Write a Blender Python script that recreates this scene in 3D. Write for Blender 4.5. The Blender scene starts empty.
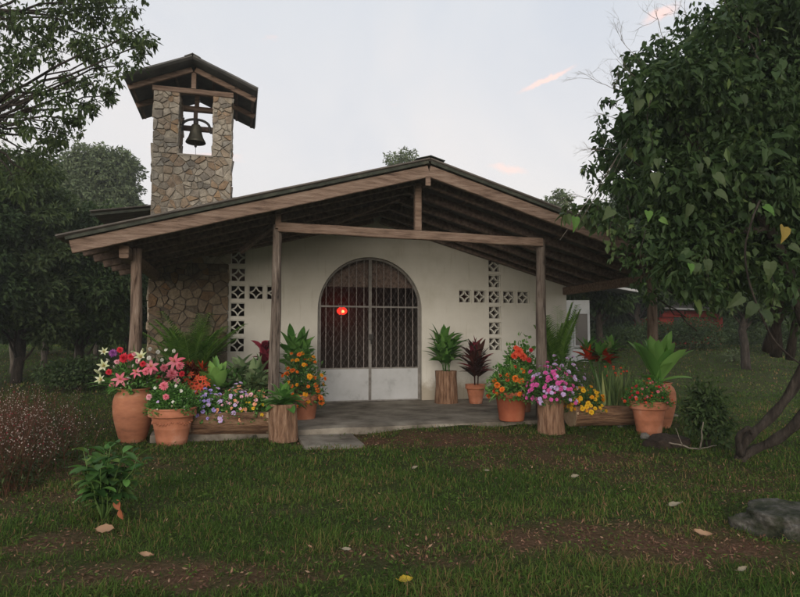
import bpy, math, random
import numpy as np
from mathutils import Vector, Matrix, geometry, noise as mnoise
R = math.radians
rng = np.random.default_rng(7)
random.seed(7)
scn = bpy.context.scene
COL = scn.collection

# ------------------------------------------------------------------ camera model (building frame: wall at y=0, +x right)
F, HZ, CX, CY = 600.0, 338.0, 400.0, 298.5
YAW = R(15); PITCH = math.atan((HZ - CY) / F)
CAM = np.array([-2.61, -12.14, 1.42])
f0 = np.array([math.sin(YAW), math.cos(YAW), 0]); rt = np.array([math.cos(YAW), -math.sin(YAW), 0]); ez = np.array([0, 0, 1.])
fw = f0 * math.cos(PITCH) + ez * math.sin(PITCH); upv = ez * math.cos(PITCH) - f0 * math.sin(PITCH)
def ray(px, py): return fw + rt * (px - CX) / F + upv * (CY - py) / F
def on_y(px, py, y):
    d = ray(px, py); return CAM + d * (y - CAM[1]) / d[1]
def on_z(px, py, z=0.0):
    d = ray(px, py); return CAM + d * (z - CAM[2]) / d[2]
def at(px, py, D):                       # at distance D ahead of the eye
    d = ray(px, py); return CAM + d * D
def dist(p): return float((np.array(p) - CAM) @ fw)
def ppm(p): return F / dist(p)

# ------------------------------------------------------------------ mesh builder
class MB:
    def __init__(s): s.v = []; s.f = []; s.n = 0
    def add(s, verts, faces, mi=0, rnd=None, smooth=False):
        verts = np.asarray(verts, dtype=np.float32).reshape(-1, 3)
        if isinstance(faces, np.ndarray):
            fa = faces + s.n; k = len(fa)
            r = np.full(k, random.random()) if rnd is None else (np.full(k, rnd) if np.isscalar(rnd) else rnd)
            s.f.append((fa.ravel(), np.full(k, fa.shape[1]), np.full(k, mi), r, np.full(k, smooth)))
        else:
            k = len(faces)
            if k == 0: return
            fl = np.array([i for f in faces for i in f]) + s.n
            r = np.full(k, random.random()) if rnd is None else (np.full(k, rnd) if np.isscalar(rnd) else np.asarray(rnd))
            s.f.append((fl, np.array([len(f) for f in faces]), np.full(k, mi), r, np.full(k, smooth)))
        s.v.append(verts); s.n += len(verts)
    def mesh(s, name, mats):
        me = bpy.data.meshes.new(name)
        if s.n == 0: return me
        V = np.concatenate(s.v); L = np.concatenate([a[0] for a in s.f]); T = np.concatenate([a[1] for a in s.f])
        M = np.concatenate([a[2] for a in s.f]); RR = np.concatenate([a[3] for a in s.f]); S = np.concatenate([a[4] for a in s.f])
        me.vertices.add(len(V)); me.vertices.foreach_set('co', V.ravel())
        me.loops.add(len(L)); me.loops.foreach_set('vertex_index', L.astype(np.int32))
        me.polygons.add(len(T))
        st = np.concatenate([[0], np.cumsum(T)[:-1]])
        me.polygons.foreach_set('loop_start', st.astype(np.int32))
        me.polygons.foreach_set('material_index', M.astype(np.int32))
        me.polygons.foreach_set('use_smooth', S.astype(bool))
        a = me.attributes.new('rnd', 'FLOAT', 'FACE'); a.data.foreach_set('value', RR.astype(np.float32))
        for m in (mats if isinstance(mats, (list, tuple)) else [mats]): me.materials.append(m)
        me.update(calc_edges=True); me.validate()
        return me
    def build(s, name, mats, parent=None, loc=None):
        o = bpy.data.objects.new(name, s.mesh(name, mats)); COL.objects.link(o)
        if parent is not None: o.parent = parent
        if loc is not None: o.location = [float(c) for c in loc]
        return o

def tag(o, label=None, cat=None, group=None, kind=None):
    if label: o['label'] = label
    if cat: o['category'] = cat
    if group: o['group'] = group
    if kind: o['kind'] = kind
    return o
def thing(name, label, cat, loc=(0, 0, 0), rz=0, group=None):
    o = bpy.data.objects.new(name, None); COL.objects.link(o); o.empty_display_size = .2
    o.location = [float(c) for c in loc]; o.rotation_euler = (0, 0, rz)
    return tag(o, label, cat, group)
def copy_tree(o, parent=None):
    c = o.copy(); COL.objects.link(c)
    if parent is not None: c.parent = parent
    for ch in list(o.children): copy_tree(ch, c)
    return c

BF = [(0, 3, 2, 1), (4, 5, 6, 7), (0, 1, 5, 4), (1, 2, 6, 5), (2, 3, 7, 6), (3, 0, 4, 7)]
def box(mb, x0, x1, y0, y1, z0, z1, mi=0, rnd=None):
    mb.add([(x0, y0, z0), (x1, y0, z0), (x1, y1, z0), (x0, y1, z0), (x0, y0, z1), (x1, y0, z1), (x1, y1, z1), (x0, y1, z1)], BF, mi, rnd)
def bar(mb, a, b, w, h, up=(0, 0, 1), mi=0, rnd=None, seg=1, wob=0.0):
    a = Vector(a); b = Vector(b); d = (b - a); L = d.length; d.normalize(); u = Vector(up)
    side = d.cross(u).normalized(); u = side.cross(d).normalized()
    V = []; n = seg + 1; c = .12 * min(w, h)
    prof = [(-w/2+c, -h/2), (w/2-c, -h/2), (w/2, -h/2+c), (w/2, h/2-c), (w/2-c, h/2), (-w/2+c, h/2), (-w/2, h/2-c), (-w/2, -h/2+c)]
    for i in range(n):
        p = a + d * (L * i / seg)
        if wob: p = p + side * random.uniform(-wob, wob) + u * random.uniform(-wob, wob)
        for (q, r_) in prof: V.append(p + side * q + u * r_)
    Fc = [tuple(range(7, -1, -1)), tuple((n-1)*8 + k for k in range(8))]
    for i in range(seg):
        for k in range(8): Fc.append((i*8+k, i*8+(k+1) % 8, (i+1)*8+(k+1) % 8, (i+1)*8+k))
    mb.add([tuple(v) for v in V], Fc, mi, rnd)
def tube(mb, pts, rad, n=6, mi=0, rnd=None, smooth=True, rough=0.0, cap=True):
    P = [Vector([float(c) for c in p]) for p in pts]; m = len(P)
    if np.isscalar(rad): rad = [rad] * m
    V = []; prev = None
    for i in range(m):
        t = (P[min(i+1, m-1)] - P[max(i-1, 0)]).normalized()
        if prev is None: s_ = t.orthogonal().normalized()
        else:
            s_ = prev - t * prev.dot(t)
            s_ = s_.normalized() if s_.length > 1e-6 else t.orthogonal().normalized()
        prev = s_; b_ = t.cross(s_)
        for k in range(n):
            a = 2 * math.pi * k / n; r_ = rad[i] * (1 + (rough * (mnoise.noise(Vector((math.cos(a)*2.2, math.sin(a)*2.2, P[i].length*1.1+i*.05))) if rough else 0)))
            V.append(P[i] + (s_ * math.cos(a) + b_ * math.sin(a)) * r_)
    Fc = [(i*n+k, i*n+(k+1) % n, (i+1)*n+(k+1) % n, (i+1)*n+k) for i in range(m-1) for k in range(n)]
    if cap: Fc += [tuple(range(n-1, -1, -1)), tuple((m-1)*n+k for k in range(n))]
    mb.add([tuple(v) for v in V], Fc, mi, rnd, smooth)
def lathe(mb, prof, n=32, mi=0, c=(0, 0, 0), rough=0.0, smooth=True, seed=0):
    V = []; m = len(prof)
    for (r_, z) in prof:
        for k in range(n):
            a = 2 * math.pi * k / n
            q = r_ * (1 + rough * mnoise.noise(Vector((math.cos(a)*1.7+seed, math.sin(a)*1.7, z*3))))
            V.append((c[0]+q*math.cos(a), c[1]+q*math.sin(a), c[2]+z))
    Fc = [(i*n+k, i*n+(k+1) % n, (i+1)*n+(k+1) % n, (i+1)*n+k) for i in range(m-1) for k in range(n)]
    mb.add(V, Fc, mi, None, smooth)

# ------------------------------------------------------------------ materials
def newmat(name):
    m = bpy.data.materials.new(name); m.use_nodes = True
    nt = m.node_tree; nt.nodes.clear(); return m, nt
def N(nt, t, **kw):
    n = nt.nodes.new(t)
    for k, v in kw.items():
        if k.startswith('i_'):
            key = k[2:]; key = int(key) if key.isdigit() else key
            n.inputs[key].default_value = v
        else: setattr(n, k, v)
    return n
def ramp(nt, cols):
    r_ = N(nt, 'ShaderNodeValToRGB'); e = r_.color_ramp.elements
    while len(e) < len(cols): e.new(.5)
    for i, (p, c) in enumerate(cols):
        e[i].position = p; e[i].color = (*c, 1)
    return r_
def surf(name, cols, scale=4, rough=.8, bump=.3, stretch=(1, 1, 1), detail=8, dist_=0.0, bscale=None, spec=.3, use_rnd=0.0, metal=0.0, bdist=.02):
    m, nt = newmat(name); lk = nt.links.new
    tc = N(nt, 'ShaderNodeTexCoord'); mp = N(nt, 'ShaderNodeMapping'); mp.inputs['Scale'].default_value = stretch
    lk(tc.outputs['Object'], mp.inputs[0])
    nz = N(nt, 'ShaderNodeTexNoise', i_Scale=scale, i_Detail=detail, i_Roughness=.6, i_Distortion=dist_); lk(mp.outputs[0], nz.inputs['Vector'])
    rp = ramp(nt, cols); fac = nz.outputs['Fac']
    if use_rnd:
        at_ = N(nt, 'ShaderNodeAttribute', attribute_name='rnd')
        mx = N(nt, 'ShaderNodeMix', data_type='FLOAT'); mx.inputs[0].default_value = use_rnd
        lk(nz.outputs['Fac'], mx.inputs[2]); lk(at_.outputs['Fac'], mx.inputs[3]); fac = mx.outputs[0]
    lk(fac, rp.inputs[0])
    b = N(nt, 'ShaderNodeBsdfPrincipled', i_Roughness=rough, i_Metallic=metal); b.inputs['Specular IOR Level'].default_value = spec
    lk(rp.outputs[0], b.inputs['Base Color'])
    if bump:
        n2 = N(nt, 'ShaderNodeTexNoise', i_Scale=bscale or scale*3, i_Detail=8, i_Roughness=.65); lk(mp.outputs[0], n2.inputs['Vector'])
        bp = N(nt, 'ShaderNodeBump', i_Strength=bump, i_Distance=bdist); lk(n2.outputs['Fac'], bp.inputs['Height']); lk(bp.outputs[0], b.inputs['Normal'])
    o = N(nt, 'ShaderNodeOutputMaterial'); lk(b.outputs[0], o.inputs[0]); return m
def leafmat(name, c1, c2, c3=None, rough=.55, trans=.3, spec=.22):
    m, nt = newmat(name); lk = nt.links.new
    at_ = N(nt, 'ShaderNodeAttribute', attribute_name='rnd')
    rp = ramp(nt, [(0, c1), (.8, c2), (1, c3 or c2)]); lk(at_.outputs['Fac'], rp.inputs[0])
    b = N(nt, 'ShaderNodeBsdfPrincipled', i_Roughness=rough); b.inputs['Specular IOR Level'].default_value = spec
    t = N(nt, 'ShaderNodeBsdfTranslucent'); mx = N(nt, 'ShaderNodeMixShader', i_0=trans)
    lk(rp.outputs[0], b.inputs['Base Color']); lk(rp.outputs[0], t.inputs[0])
    lk(b.outputs[0], mx.inputs[1]); lk(t.outputs[0], mx.inputs[2])
    o = N(nt, 'ShaderNodeOutputMaterial'); lk(mx.outputs[0], o.inputs[0]); return m

GREYWOOD = [(.3, (.13, .09, .065)), (.5, (.27, .20, .15)), (.7, (.38, .30, .23))]
M = {}
M['beam_x'] = surf('weathered_beam', [(.3, (.10, .065, .048)), (.45, (.22, .15, .11)), (.58, (.29, .205, .155)), (.75, (.36, .28, .22))], 5, .9, .9, (.6, 5, 5), detail=12, bdist=.03)
M['beam_y'] = surf('dark_rafter', [(.3, (.09, .065, .055)), (.55, (.20, .145, .12)), (.75, (.29, .22, .18))], 6, .85, .4, (3, .6, 3))
M['post'] = surf('weathered_post', [(.34, (.07, .045, .032)), (.46, (.22, .155, .115)), (.6, (.30, .22, .17)), (.72, (.40, .32, .26))], 4, .92, 1.0, (5, 5, .6), detail=12, dist_=.6, bdist=.05)
M['post_grey'] = surf('grey_post', [(.36, (.045, .035, .03)), (.46, (.16, .125, .10)), (.6, (.25, .205, .17)), (.72, (.36, .31, .26))], 4, .92, 1.0, (5, 5, .55), detail=12, dist_=.6, bdist=.05)
M['stump'] = surf('stump_bark', [(.33, (.12, .06, .035)), (.52, (.31, .18, .11)), (.72, (.47, .31, .21))], 6, .9, 1.0, (4, 4, .5), bdist=.04)
M['log'] = surf('hewn_log', [(.33, (.10, .05, .03)), (.52, (.27, .155, .09)), (.72, (.42, .28, .17))], 6, .9, 1.0, (.5, 4, 4), bdist=.04)
M['cutwood'] = surf('cut_wood', [(.3, (.35, .24, .15)), (.7, (.5, .38, .26))], 12, .85, .3)
M['stone'] = None
def plastermat():
    m, nt = newmat('cream_plaster'); lk = nt.links.new; tc = N(nt, 'ShaderNodeTexCoord'); O = tc.outputs['Object']
    n1 = N(nt, 'ShaderNodeTexNoise', i_Scale=1.4, i_Detail=9, i_Roughness=.65); lk(O, n1.inputs['Vector'])
    r1 = ramp(nt, [(.3, (.57, .56, .49)), (.5, (.655, .645, .585)), (.7, (.70, .69, .63))]); lk(n1.outputs['Fac'], r1.inputs[0])
    mp = N(nt, 'ShaderNodeMapping'); mp.inputs['Scale'].default_value = (9, 9, .7); lk(O, mp.inputs[0]); n2 = N(nt, 'ShaderNodeTexNoise', i_Scale=1.6, i_Detail=8, i_Roughness=.6); lk(mp.outputs[0], n2.inputs['Vector'])
    r2 = ramp(nt, [(.28, (.72, .70, .64)), (.42, (1, 1, 1))]); lk(n2.outputs['Fac'], r2.inputs[0])
    m1 = N(nt, 'ShaderNodeMix', data_type='RGBA', blend_type='MULTIPLY', i_0=.55); lk(r1.outputs[0], m1.inputs[6]); lk(r2.outputs[0], m1.inputs[7])
    # splash dirt along the foot of the wall
    sp = N(nt, 'ShaderNodeSeparateXYZ'); lk(O, sp.inputs[0]); n3 = N(nt, 'ShaderNodeTexNoise', i_Scale=5, i_Detail=10, i_Roughness=.7); lk(O, n3.inputs['Vector'])
    ad = N(nt, 'ShaderNodeMath', operation='MULTIPLY_ADD', i_1=-.7, i_2=0.0); lk(n3.outputs['Fac'], ad.inputs[0]); a2 = N(nt, 'ShaderNodeMath', operation='ADD'); lk(ad.outputs[0], a2.inputs[0]); lk(sp.outputs[2], a2.inputs[1])
    r3 = ramp(nt, [(0, (.50, .44, .36)), (.22, (1, 1, 1))]); lk(a2.outputs[0], r3.inputs[0])
    m2 = N(nt, 'ShaderNodeMix', data_type='RGBA', blend_type='MULTIPLY', i_0=.8); lk(m1.outputs[2], m2.inputs[6]); lk(r3.outputs[0], m2.inputs[7])
    b = N(nt, 'ShaderNodeBsdfPrincipled', i_Roughness=.88); b.inputs['Specular IOR Level'].default_value = .2; lk(m2.outputs[2], b.inputs['Base Color'])
    n4 = N(nt, 'ShaderNodeTexNoise', i_Scale=30, i_Detail=8, i_Roughness=.65); lk(O, n4.inputs['Vector']); n5 = N(nt, 'ShaderNodeTexNoise', i_Scale=2.5, i_Detail=3); lk(O, n5.inputs['Vector'])
    sm = N(nt, 'ShaderNodeMath', operation='MULTIPLY_ADD', i_1=.25); lk(n4.outputs['Fac'], sm.inputs[0]); lk(n5.outputs['Fac'], sm.inputs[2])
    bp = N(nt, 'ShaderNodeBump', i_Strength=.35, i_Distance=.02); lk(sm.outputs[0], bp.inputs['Height']); lk(bp.outputs[0], b.inputs['Normal'])
    o = N(nt, 'ShaderNodeOutputMaterial'); lk(b.outputs[0], o.inputs[0]); return m
M['mortar'] = surf('mortar', [(.3, (.27, .24, .20)), (.7, (.40, .37, .31))], 9, .95, .6)
def stonemat(name='field_stone', tint=(1, 1, 1)):
    m, nt = newmat(name); lk = nt.links.new
    at_ = N(nt, 'ShaderNodeAttribute', attribute_name='rnd'); rp = ramp(nt, [(0, (.24, .22, .19)), (.18, (.42, .36, .28)), (.3, (.36, .25, .16)), (.45, (.34, .32, .28)), (.62, (.52, .46, .37)), (.8, (.44, .39, .31)), (.93, (.48, .44, .37)), (1, (.44, .30, .18))])
    lk(at_.outputs['Fac'], rp.inputs[0])
    tc = N(nt, 'ShaderNodeTexCoord'); nz = N(nt, 'ShaderNodeTexNoise', i_Scale=9, i_Detail=8, i_Roughness=.7); lk(tc.outputs['Object'], nz.inputs['Vector'])
    r2 = ramp(nt, [(.3, tuple(.5*q for q in tint)), (.7, tuple(1.25*q for q in tint))]); lk(nz.outputs['Fac'], r2.inputs[0])
    mx = N(nt, 'ShaderNodeMix', data_type='RGBA', blend_type='MULTIPLY', i_0=1.0); lk(rp.outputs[0], mx.inputs[6]); lk(r2.outputs[0], mx.inputs[7])
    b = N(nt, 'ShaderNodeBsdfPrincipled', i_Roughness=.9); b.inputs['Specular IOR Level'].default_value = .2; lk(mx.outputs[2], b.inputs['Base Color'])
    n2 = N(nt, 'ShaderNodeTexNoise', i_Scale=25, i_Detail=8, i_Roughness=.7); lk(tc.outputs['Object'], n2.inputs['Vector'])
    bp = N(nt, 'ShaderNodeBump', i_Strength=.9, i_Distance=.035); lk(n2.outputs['Fac'], bp.inputs['Height']); lk(bp.outputs[0], b.inputs['Normal'])
    o = N(nt, 'ShaderNodeOutputMaterial'); lk(b.outputs[0], o.inputs[0]); return m
M['stone'] = stonemat(); M['stone_shaded'] = stonemat('shaded_stone', (.50, .46, .41))  # second stone: same masonry with the porch shade put into its colour
M['plaster'] = plastermat()
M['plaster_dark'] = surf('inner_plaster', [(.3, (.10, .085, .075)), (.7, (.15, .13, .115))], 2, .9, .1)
M['block'] = surf('block_paint', [(.3, (.60, .60, .54)), (.7, (.70, .70, .64))], 8, .85, .2)
M['gate'] = surf('gate_paint', [(.28, (.32, .33, .34)), (.42, (.47, .49, .50)), (.7, (.53, .55, .57))], 3, .5, .08, detail=10)
M['bar'] = surf('bar_paint', [(.3, (.16, .135, .12)), (.5, (.30, .27, .25)), (.7, (.42, .39, .37))], 30, .6, .2)
M['gate_frame'] = surf('gate_frame_paint', [(.3, (.16, .15, .14)), (.7, (.30, .29, .27))], 9, .5, .1)
M['concrete'] = surf('concrete', [(.32, (.10, .085, .065)), (.46, (.20, .175, .14)), (.56, (.27, .24, .195)), (.7, (.36, .33, .27))], 2.2, .9, .5, detail=12, bscale=22)
M['roof_dark'] = surf('mossy_roof_edge', [(.3, (.025, .028, .022)), (.55, (.05, .056, .042)), (.75, (.10, .10, .075))], 7, .9, .5)
M['roof'] = surf('roof_metal', [(.3, (.07, .062, .055)), (.55, (.13, .115, .10)), (.75, (.20, .18, .16))], 3, .75, .3, metal=0)
M['roof_red'] = surf('rust_roof', [(.3, (.10, .10, .10)), (.7, (.20, .19, .18))], 3, .7, .2)
M['towerroof'] = surf('tower_roof', [(.3, (.07, .07, .068)), (.55, (.12, .12, .115)), (.75, (.17, .165, .155))], 3, .8, .3)
M['bronze'] = surf('bell_bronze', [(.3, (.06, .06, .045)), (.7, (.14, .13, .095))], 9, .55, .2, metal=.6)
M['iron'] = surf('dark_iron', [(.3, (.03, .03, .03)), (.7, (.07, .065, .06))], 9, .6, .2)
M['terra'] = surf('terracotta', [(.28, (.24, .10, .055)), (.42, (.40, .15, .08)), (.55, (.48, .19, .105)), (.68, (.54, .28, .19)), (.8, (.56, .44, .36))], 3.5, .8, .25, detail=10, bscale=26, bdist=.008)
M['terra_jar'] = surf('terracotta_jar', [(.28, (.20, .09, .05)), (.42, (.36, .14, .075)), (.56, (.44, .18, .095)), (.7, (.50, .27, .17))], 3, .75, .25, (1, 1, 2.5), detail=10, bscale=26, bdist=.008)
M['terra_red'] = surf('red_terracotta', [(.3, (.28, .075, .038)), (.5, (.38, .11, .055)), (.72, (.45, .17, .09))], 3, .75, .2, detail=10, bscale=26, bdist=.008)
M['soil'] = surf('potting_soil', [(.3, (.02, .014, .01)), (.7, (.06, .04, .028))], 20, .95, .8)
M['bark'] = surf('dark_bark', [(.3, (.018, .014, .011)), (.55, (.05, .04, .032)), (.75, (.10, .085, .07))], 6, .95, 1.0, (3, 3, .8), bdist=.04)
M['bark_pale'] = surf('pale_bark', [(.3, (.06, .05, .04)), (.7, (.20, .17, .14))], 6, .95, .8, (3, 3, .8))
M['twig'] = surf('dry_twig', [(.3, (.12, .10, .08)), (.7, (.28, .25, .2))], 10, .9, .3)
M['rock'] = surf('mossy_rock', [(.34, (.018, .024, .012)), (.46, (.045, .05, .03)), (.56, (.10, .095, .08)), (.68, (.26, .25, .22))], 5.5, .95, 1.0, detail=12, bdist=.05)
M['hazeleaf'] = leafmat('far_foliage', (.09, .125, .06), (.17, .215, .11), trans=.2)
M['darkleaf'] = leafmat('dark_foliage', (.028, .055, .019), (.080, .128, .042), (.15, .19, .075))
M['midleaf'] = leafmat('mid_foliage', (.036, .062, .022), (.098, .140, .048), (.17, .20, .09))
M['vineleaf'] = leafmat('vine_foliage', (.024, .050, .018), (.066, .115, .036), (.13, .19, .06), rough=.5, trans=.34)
M['yellowleaf'] = leafmat('yellowing_leaf', (.14, .22, .04), (.40, .30, .05), trans=.35)
M['grass'] = leafmat('grass_blades', (.038, .082, .015), (.115, .185, .038), (.26, .17, .08), rough=.75, trans=.3, spec=.06)
M['green'] = leafmat('pot_green', (.05, .15, .03), (.16, .34, .08), rough=.42)
M['greendark'] = leafmat('pot_green_deep', (.035, .095, .025), (.11, .23, .06), rough=.42)
M['lime'] = leafmat('pot_lime', (.12, .30, .06), (.25, .47, .12), rough=.42)
M['palm'] = leafmat('palm_green', (.12, .28, .05), (.32, .54, .13), rough=.45)
M['varieg'] = leafmat('variegated', (.10, .19, .08), (.28, .38, .19), (.45, .50, .36), rough=.45)
M['paleg'] = leafmat('pale_cream_leaf', (.30, .42, .20), (.62, .68, .46), rough=.45)
M['burg'] = leafmat('burgundy_leaf', (.07, .012, .02), (.22, .03, .05), (.42, .06, .10), rough=.4)
M['cordy'] = leafmat('cordyline_leaf', (.035, .025, .018), (.13, .045, .04), (.30, .05, .07), rough=.4)
M['croton'] = leafmat('croton_leaf', (.20, .02, .01), (.60, .06, .02), (.75, .18, .03), rough=.4)
M['crotondark'] = leafmat('croton_dark', (.05, .015, .01), (.16, .03, .02), rough=.4)
M['sansev'] = leafmat('sansevieria_leaf', (.09, .15, .06), (.20, .28, .10), (.40, .42, .17), rough=.4)
M['dryleaf'] = leafmat('dry_leaf', (.10, .045, .028), (.28, .145, .085), (.42, .27, .17), trans=.1)
M['stem'] = surf('green_stem', [(.3, (.06, .12, .03)), (.7, (.12, .2, .05))], 8, .6, 0)
def flat(name, c, rough=.55, c2=None): return leafmat(name, c, c2 or c, rough=rough, trans=.25, spec=.2)
M['fl_white'] = flat('petal_white', (.75, .75, .68)); M['fl_cream'] = flat('petal_cream', (.62, .70, .38), c2=(.8, .8, .6))
M['fl_pink'] = flat('petal_pink', (.80, .16, .24), c2=(.85, .30, .36)); M['fl_red'] = flat('petal_red', (.62, .02, .045), c2=(.72, .05, .08))
M['fl_redor'] = flat('petal_red_orange', (.78, .07, .03), c2=(.85, .16, .08)); M['fl_orange'] = flat('petal_orange', (.85, .17, .02), c2=(.9, .28, .04))
M['fl_yellow'] = flat('petal_yellow', (.85, .50, .02), c2=(.9, .62, .05)); M['fl_goldor'] = flat('petal_gold', (.88, .34, .02), c2=(.9, .50, .03))
M['fl_purple'] = flat('petal_purple', (.30, .22, .62), c2=(.48, .38, .80)); M['fl_lilac'] = flat('petal_lilac', (.60, .42, .78), c2=(.7, .55, .82))
M['fl_magenta'] = flat('petal_magenta', (.62, .06, .34), c2=(.78, .16, .48)); M['fl_peach'] = flat('petal_peach', (.85, .34, .18), c2=(.88, .48, .32))
M['fl_rose'] = flat('petal_rose', (.84, .34, .42), c2=(.86, .5, .55)); M['fl_violet'] = flat('petal_violet', (.22, .05, .28), c2=(.38, .12, .38))
M['fl_core'] = flat('flower_core', (.65, .40, .04)); M['fl_dark'] = flat('flower_dark_core', (.08, .01, .03))
M['whitewall'] = surf('white_wall', [(.3, (.26, .275, .28)), (.7, (.36, .375, .38))], 2, .9, .1)
M['redwall'] = surf('red_wall', [(.3, (.30, .03, .02)), (.7, (.42, .05, .035))], 2, .8, .1)
M['zinc'] = surf('zinc_roof', [(.3, (.30, .30, .30)), (.7, (.5, .5, .5))], 3, .6, .1)
M['glassdark'] = surf('dark_pane', [(.3, (.02, .02, .02)), (.7, (.04, .04, .04))], 2, .2, 0, spec=.5)

def ground_material():
    m, nt = newmat('lawn'); lk = nt.links.new
    tc = N(nt, 'ShaderNodeTexCoord')
    n1 = N(nt, 'ShaderNodeTexNoise', i_Scale=.9, i_Detail=6, i_Roughness=.6); lk(tc.outputs['Object'], n1.inputs['Vector'])
    n2 = N(nt, 'ShaderNodeTexNoise', i_Scale=28, i_Detail=8, i_Roughness=.75); lk(tc.outputs['Object'], n2.inputs['Vector'])
    a = ramp(nt, [(.3, (.020, .028, .009)), (.55, (.052, .062, .020)), (.75, (.12, .10, .045))]); lk(n2.outputs['Fac'], a.inputs[0])
    b_ = ramp(nt, [(.3, (.04, .022, .012)), (.55, (.135, .075, .045)), (.75, (.26, .165, .105))]); lk(n2.outputs['Fac'], b_.inputs[0])
    at_ = N(nt, 'ShaderNodeAttribute', attribute_name='bare')
    ad = N(nt, 'ShaderNodeMath', operation='MULTIPLY_ADD', i_1=.8, i_2=-.4); lk(n1.outputs['Fac'], ad.inputs[0])
    sm = N(nt, 'ShaderNodeMath', operation='ADD', use_clamp=True); lk(ad.outputs[0], sm.inputs[0]); lk(at_.outputs['Fac'], sm.inputs[1])
    mx = N(nt, 'ShaderNodeMix', data_type='RGBA'); lk(sm.outputs[0], mx.inputs[0]); lk(a.outputs[0], mx.inputs[6]); lk(b_.outputs[0], mx.inputs[7])
    b = N(nt, 'ShaderNodeBsdfPrincipled', i_Roughness=.95); b.inputs['Specular IOR Level'].default_value = .1; lk(mx.outputs[2], b.inputs['Base Color'])
    bp = N(nt, 'ShaderNodeBump', i_Strength=.8, i_Distance=.03); lk(n2.outputs['Fac'], bp.inputs['Height']); lk(bp.outputs[0], b.inputs['Normal'])
    o = N(nt, 'ShaderNodeOutputMaterial'); lk(b.outputs[0], o.inputs[0]); return m
M['lawn'] = ground_material()

# ------------------------------------------------------------------ ground
def nz(x, y, s, seed=0.0): return mnoise.noise(Vector((x * s + seed, y * s - seed, seed)))
# bare / littered patches: (pixel x, pixel y, half-width m, half-depth m)
BARE = [(*on_z(460, 441)[:2], 1.9, .6, 1.15), (*on_z(590, 536)[:2], 1.3, .32, 1.0), (*on_z(690, 548)[:2], .7, .40, .95), (*on_z(390, 556)[:2], .8, .22, .65), (*on_z(170, 575)[:2], .9, .22, 1.0), (*on_z(10, 500)[:2], .7, .6, .6),
        (*on_z(60, 545)[:2], .35, .3, .8), (*on_z(560, 460)[:2], 1.2, .6, .75), (*on_z(700, 480)[:2], 1.0, .8, .4), (*on_z(90, 470)[:2], 1.0, .7, .5), (-2.5, -1, 4, 2, .3)]
def bare(x, y):
    # measured in the eye's axes so that the worn strips run across the view as they do on the lawn
    v = 0.0
    for (bx, by, a, b, k) in BARE:
        dx, dy = x - bx, y - by
        q = ((dx*rt[0]+dy*rt[1]) / a) ** 2 + ((dx*f0[0]+dy*f0[1]) / b) ** 2
        if q < 3: v = max(v, k * max(0.0, (1.15 - q*.6) * (.75 + .8*nz(x, y, 2.6, 3.) + .7*nz(x, y, 9, 8.))))
    return min(1.0, max(0.0, v))
def hgt(x, y):
    h = .022 * nz(x, y, .9) + .012 * nz(x, y, 3.1, 5)
    D = (x-CAM[0])*f0[0]+(y-CAM[1])*f0[1]
    t = min(1, max(0, (D-13)/17)); side = max(-5.2-x, x-5.4, y-14, 0); q = min(1, side/3.0)
    if -5.2 < x < 5.4 and -3.6 < y < 12: h = min(h, .0)
    if x > -.9 and -4.6 < y < -3.2 and x < 5: h += .085*max(0, 1-abs(y+3.35)/.9)*min(1, (x+.9)/.8)*(.6+.8*nz(x, y, 1.7, 4))
    return h + 1.02*t*t*(3-2*t)*q*q*(3-2*q)
gx = np.concatenate([[-300, -150, -80, -50, -35, -28, -23], np.arange(-18, 12.01, .16), [14, 16, 20, 28, 40, 60, 100, 200, 300]])
gy = np.concatenate([[-60, -30, -18], np.arange(-12.5, 10.01, .2), [11, 12, 13, 15, 17, 20, 28, 40, 60, 100, 200, 400]])
V = [(x, y, hgt(x, y)) for y in gy for x in gx]; nx = len(gx)
Fc = np.array([(j*nx+i, j*nx+i+1, (j+1)*nx+i+1, (j+1)*nx+i) for j in range(len(gy)-1) for i in range(nx-1)])
mb = MB(); mb.add(V, Fc, 0, 0.5, True); g = mb.build('ground', M['lawn']); tag(g, kind='structure')
a = g.data.attributes.new('bare', 'FLOAT', 'POINT'); a.data.foreach_set('value', np.array([bare(v[0], v[1]) for v in V], dtype=np.float32))

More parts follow.
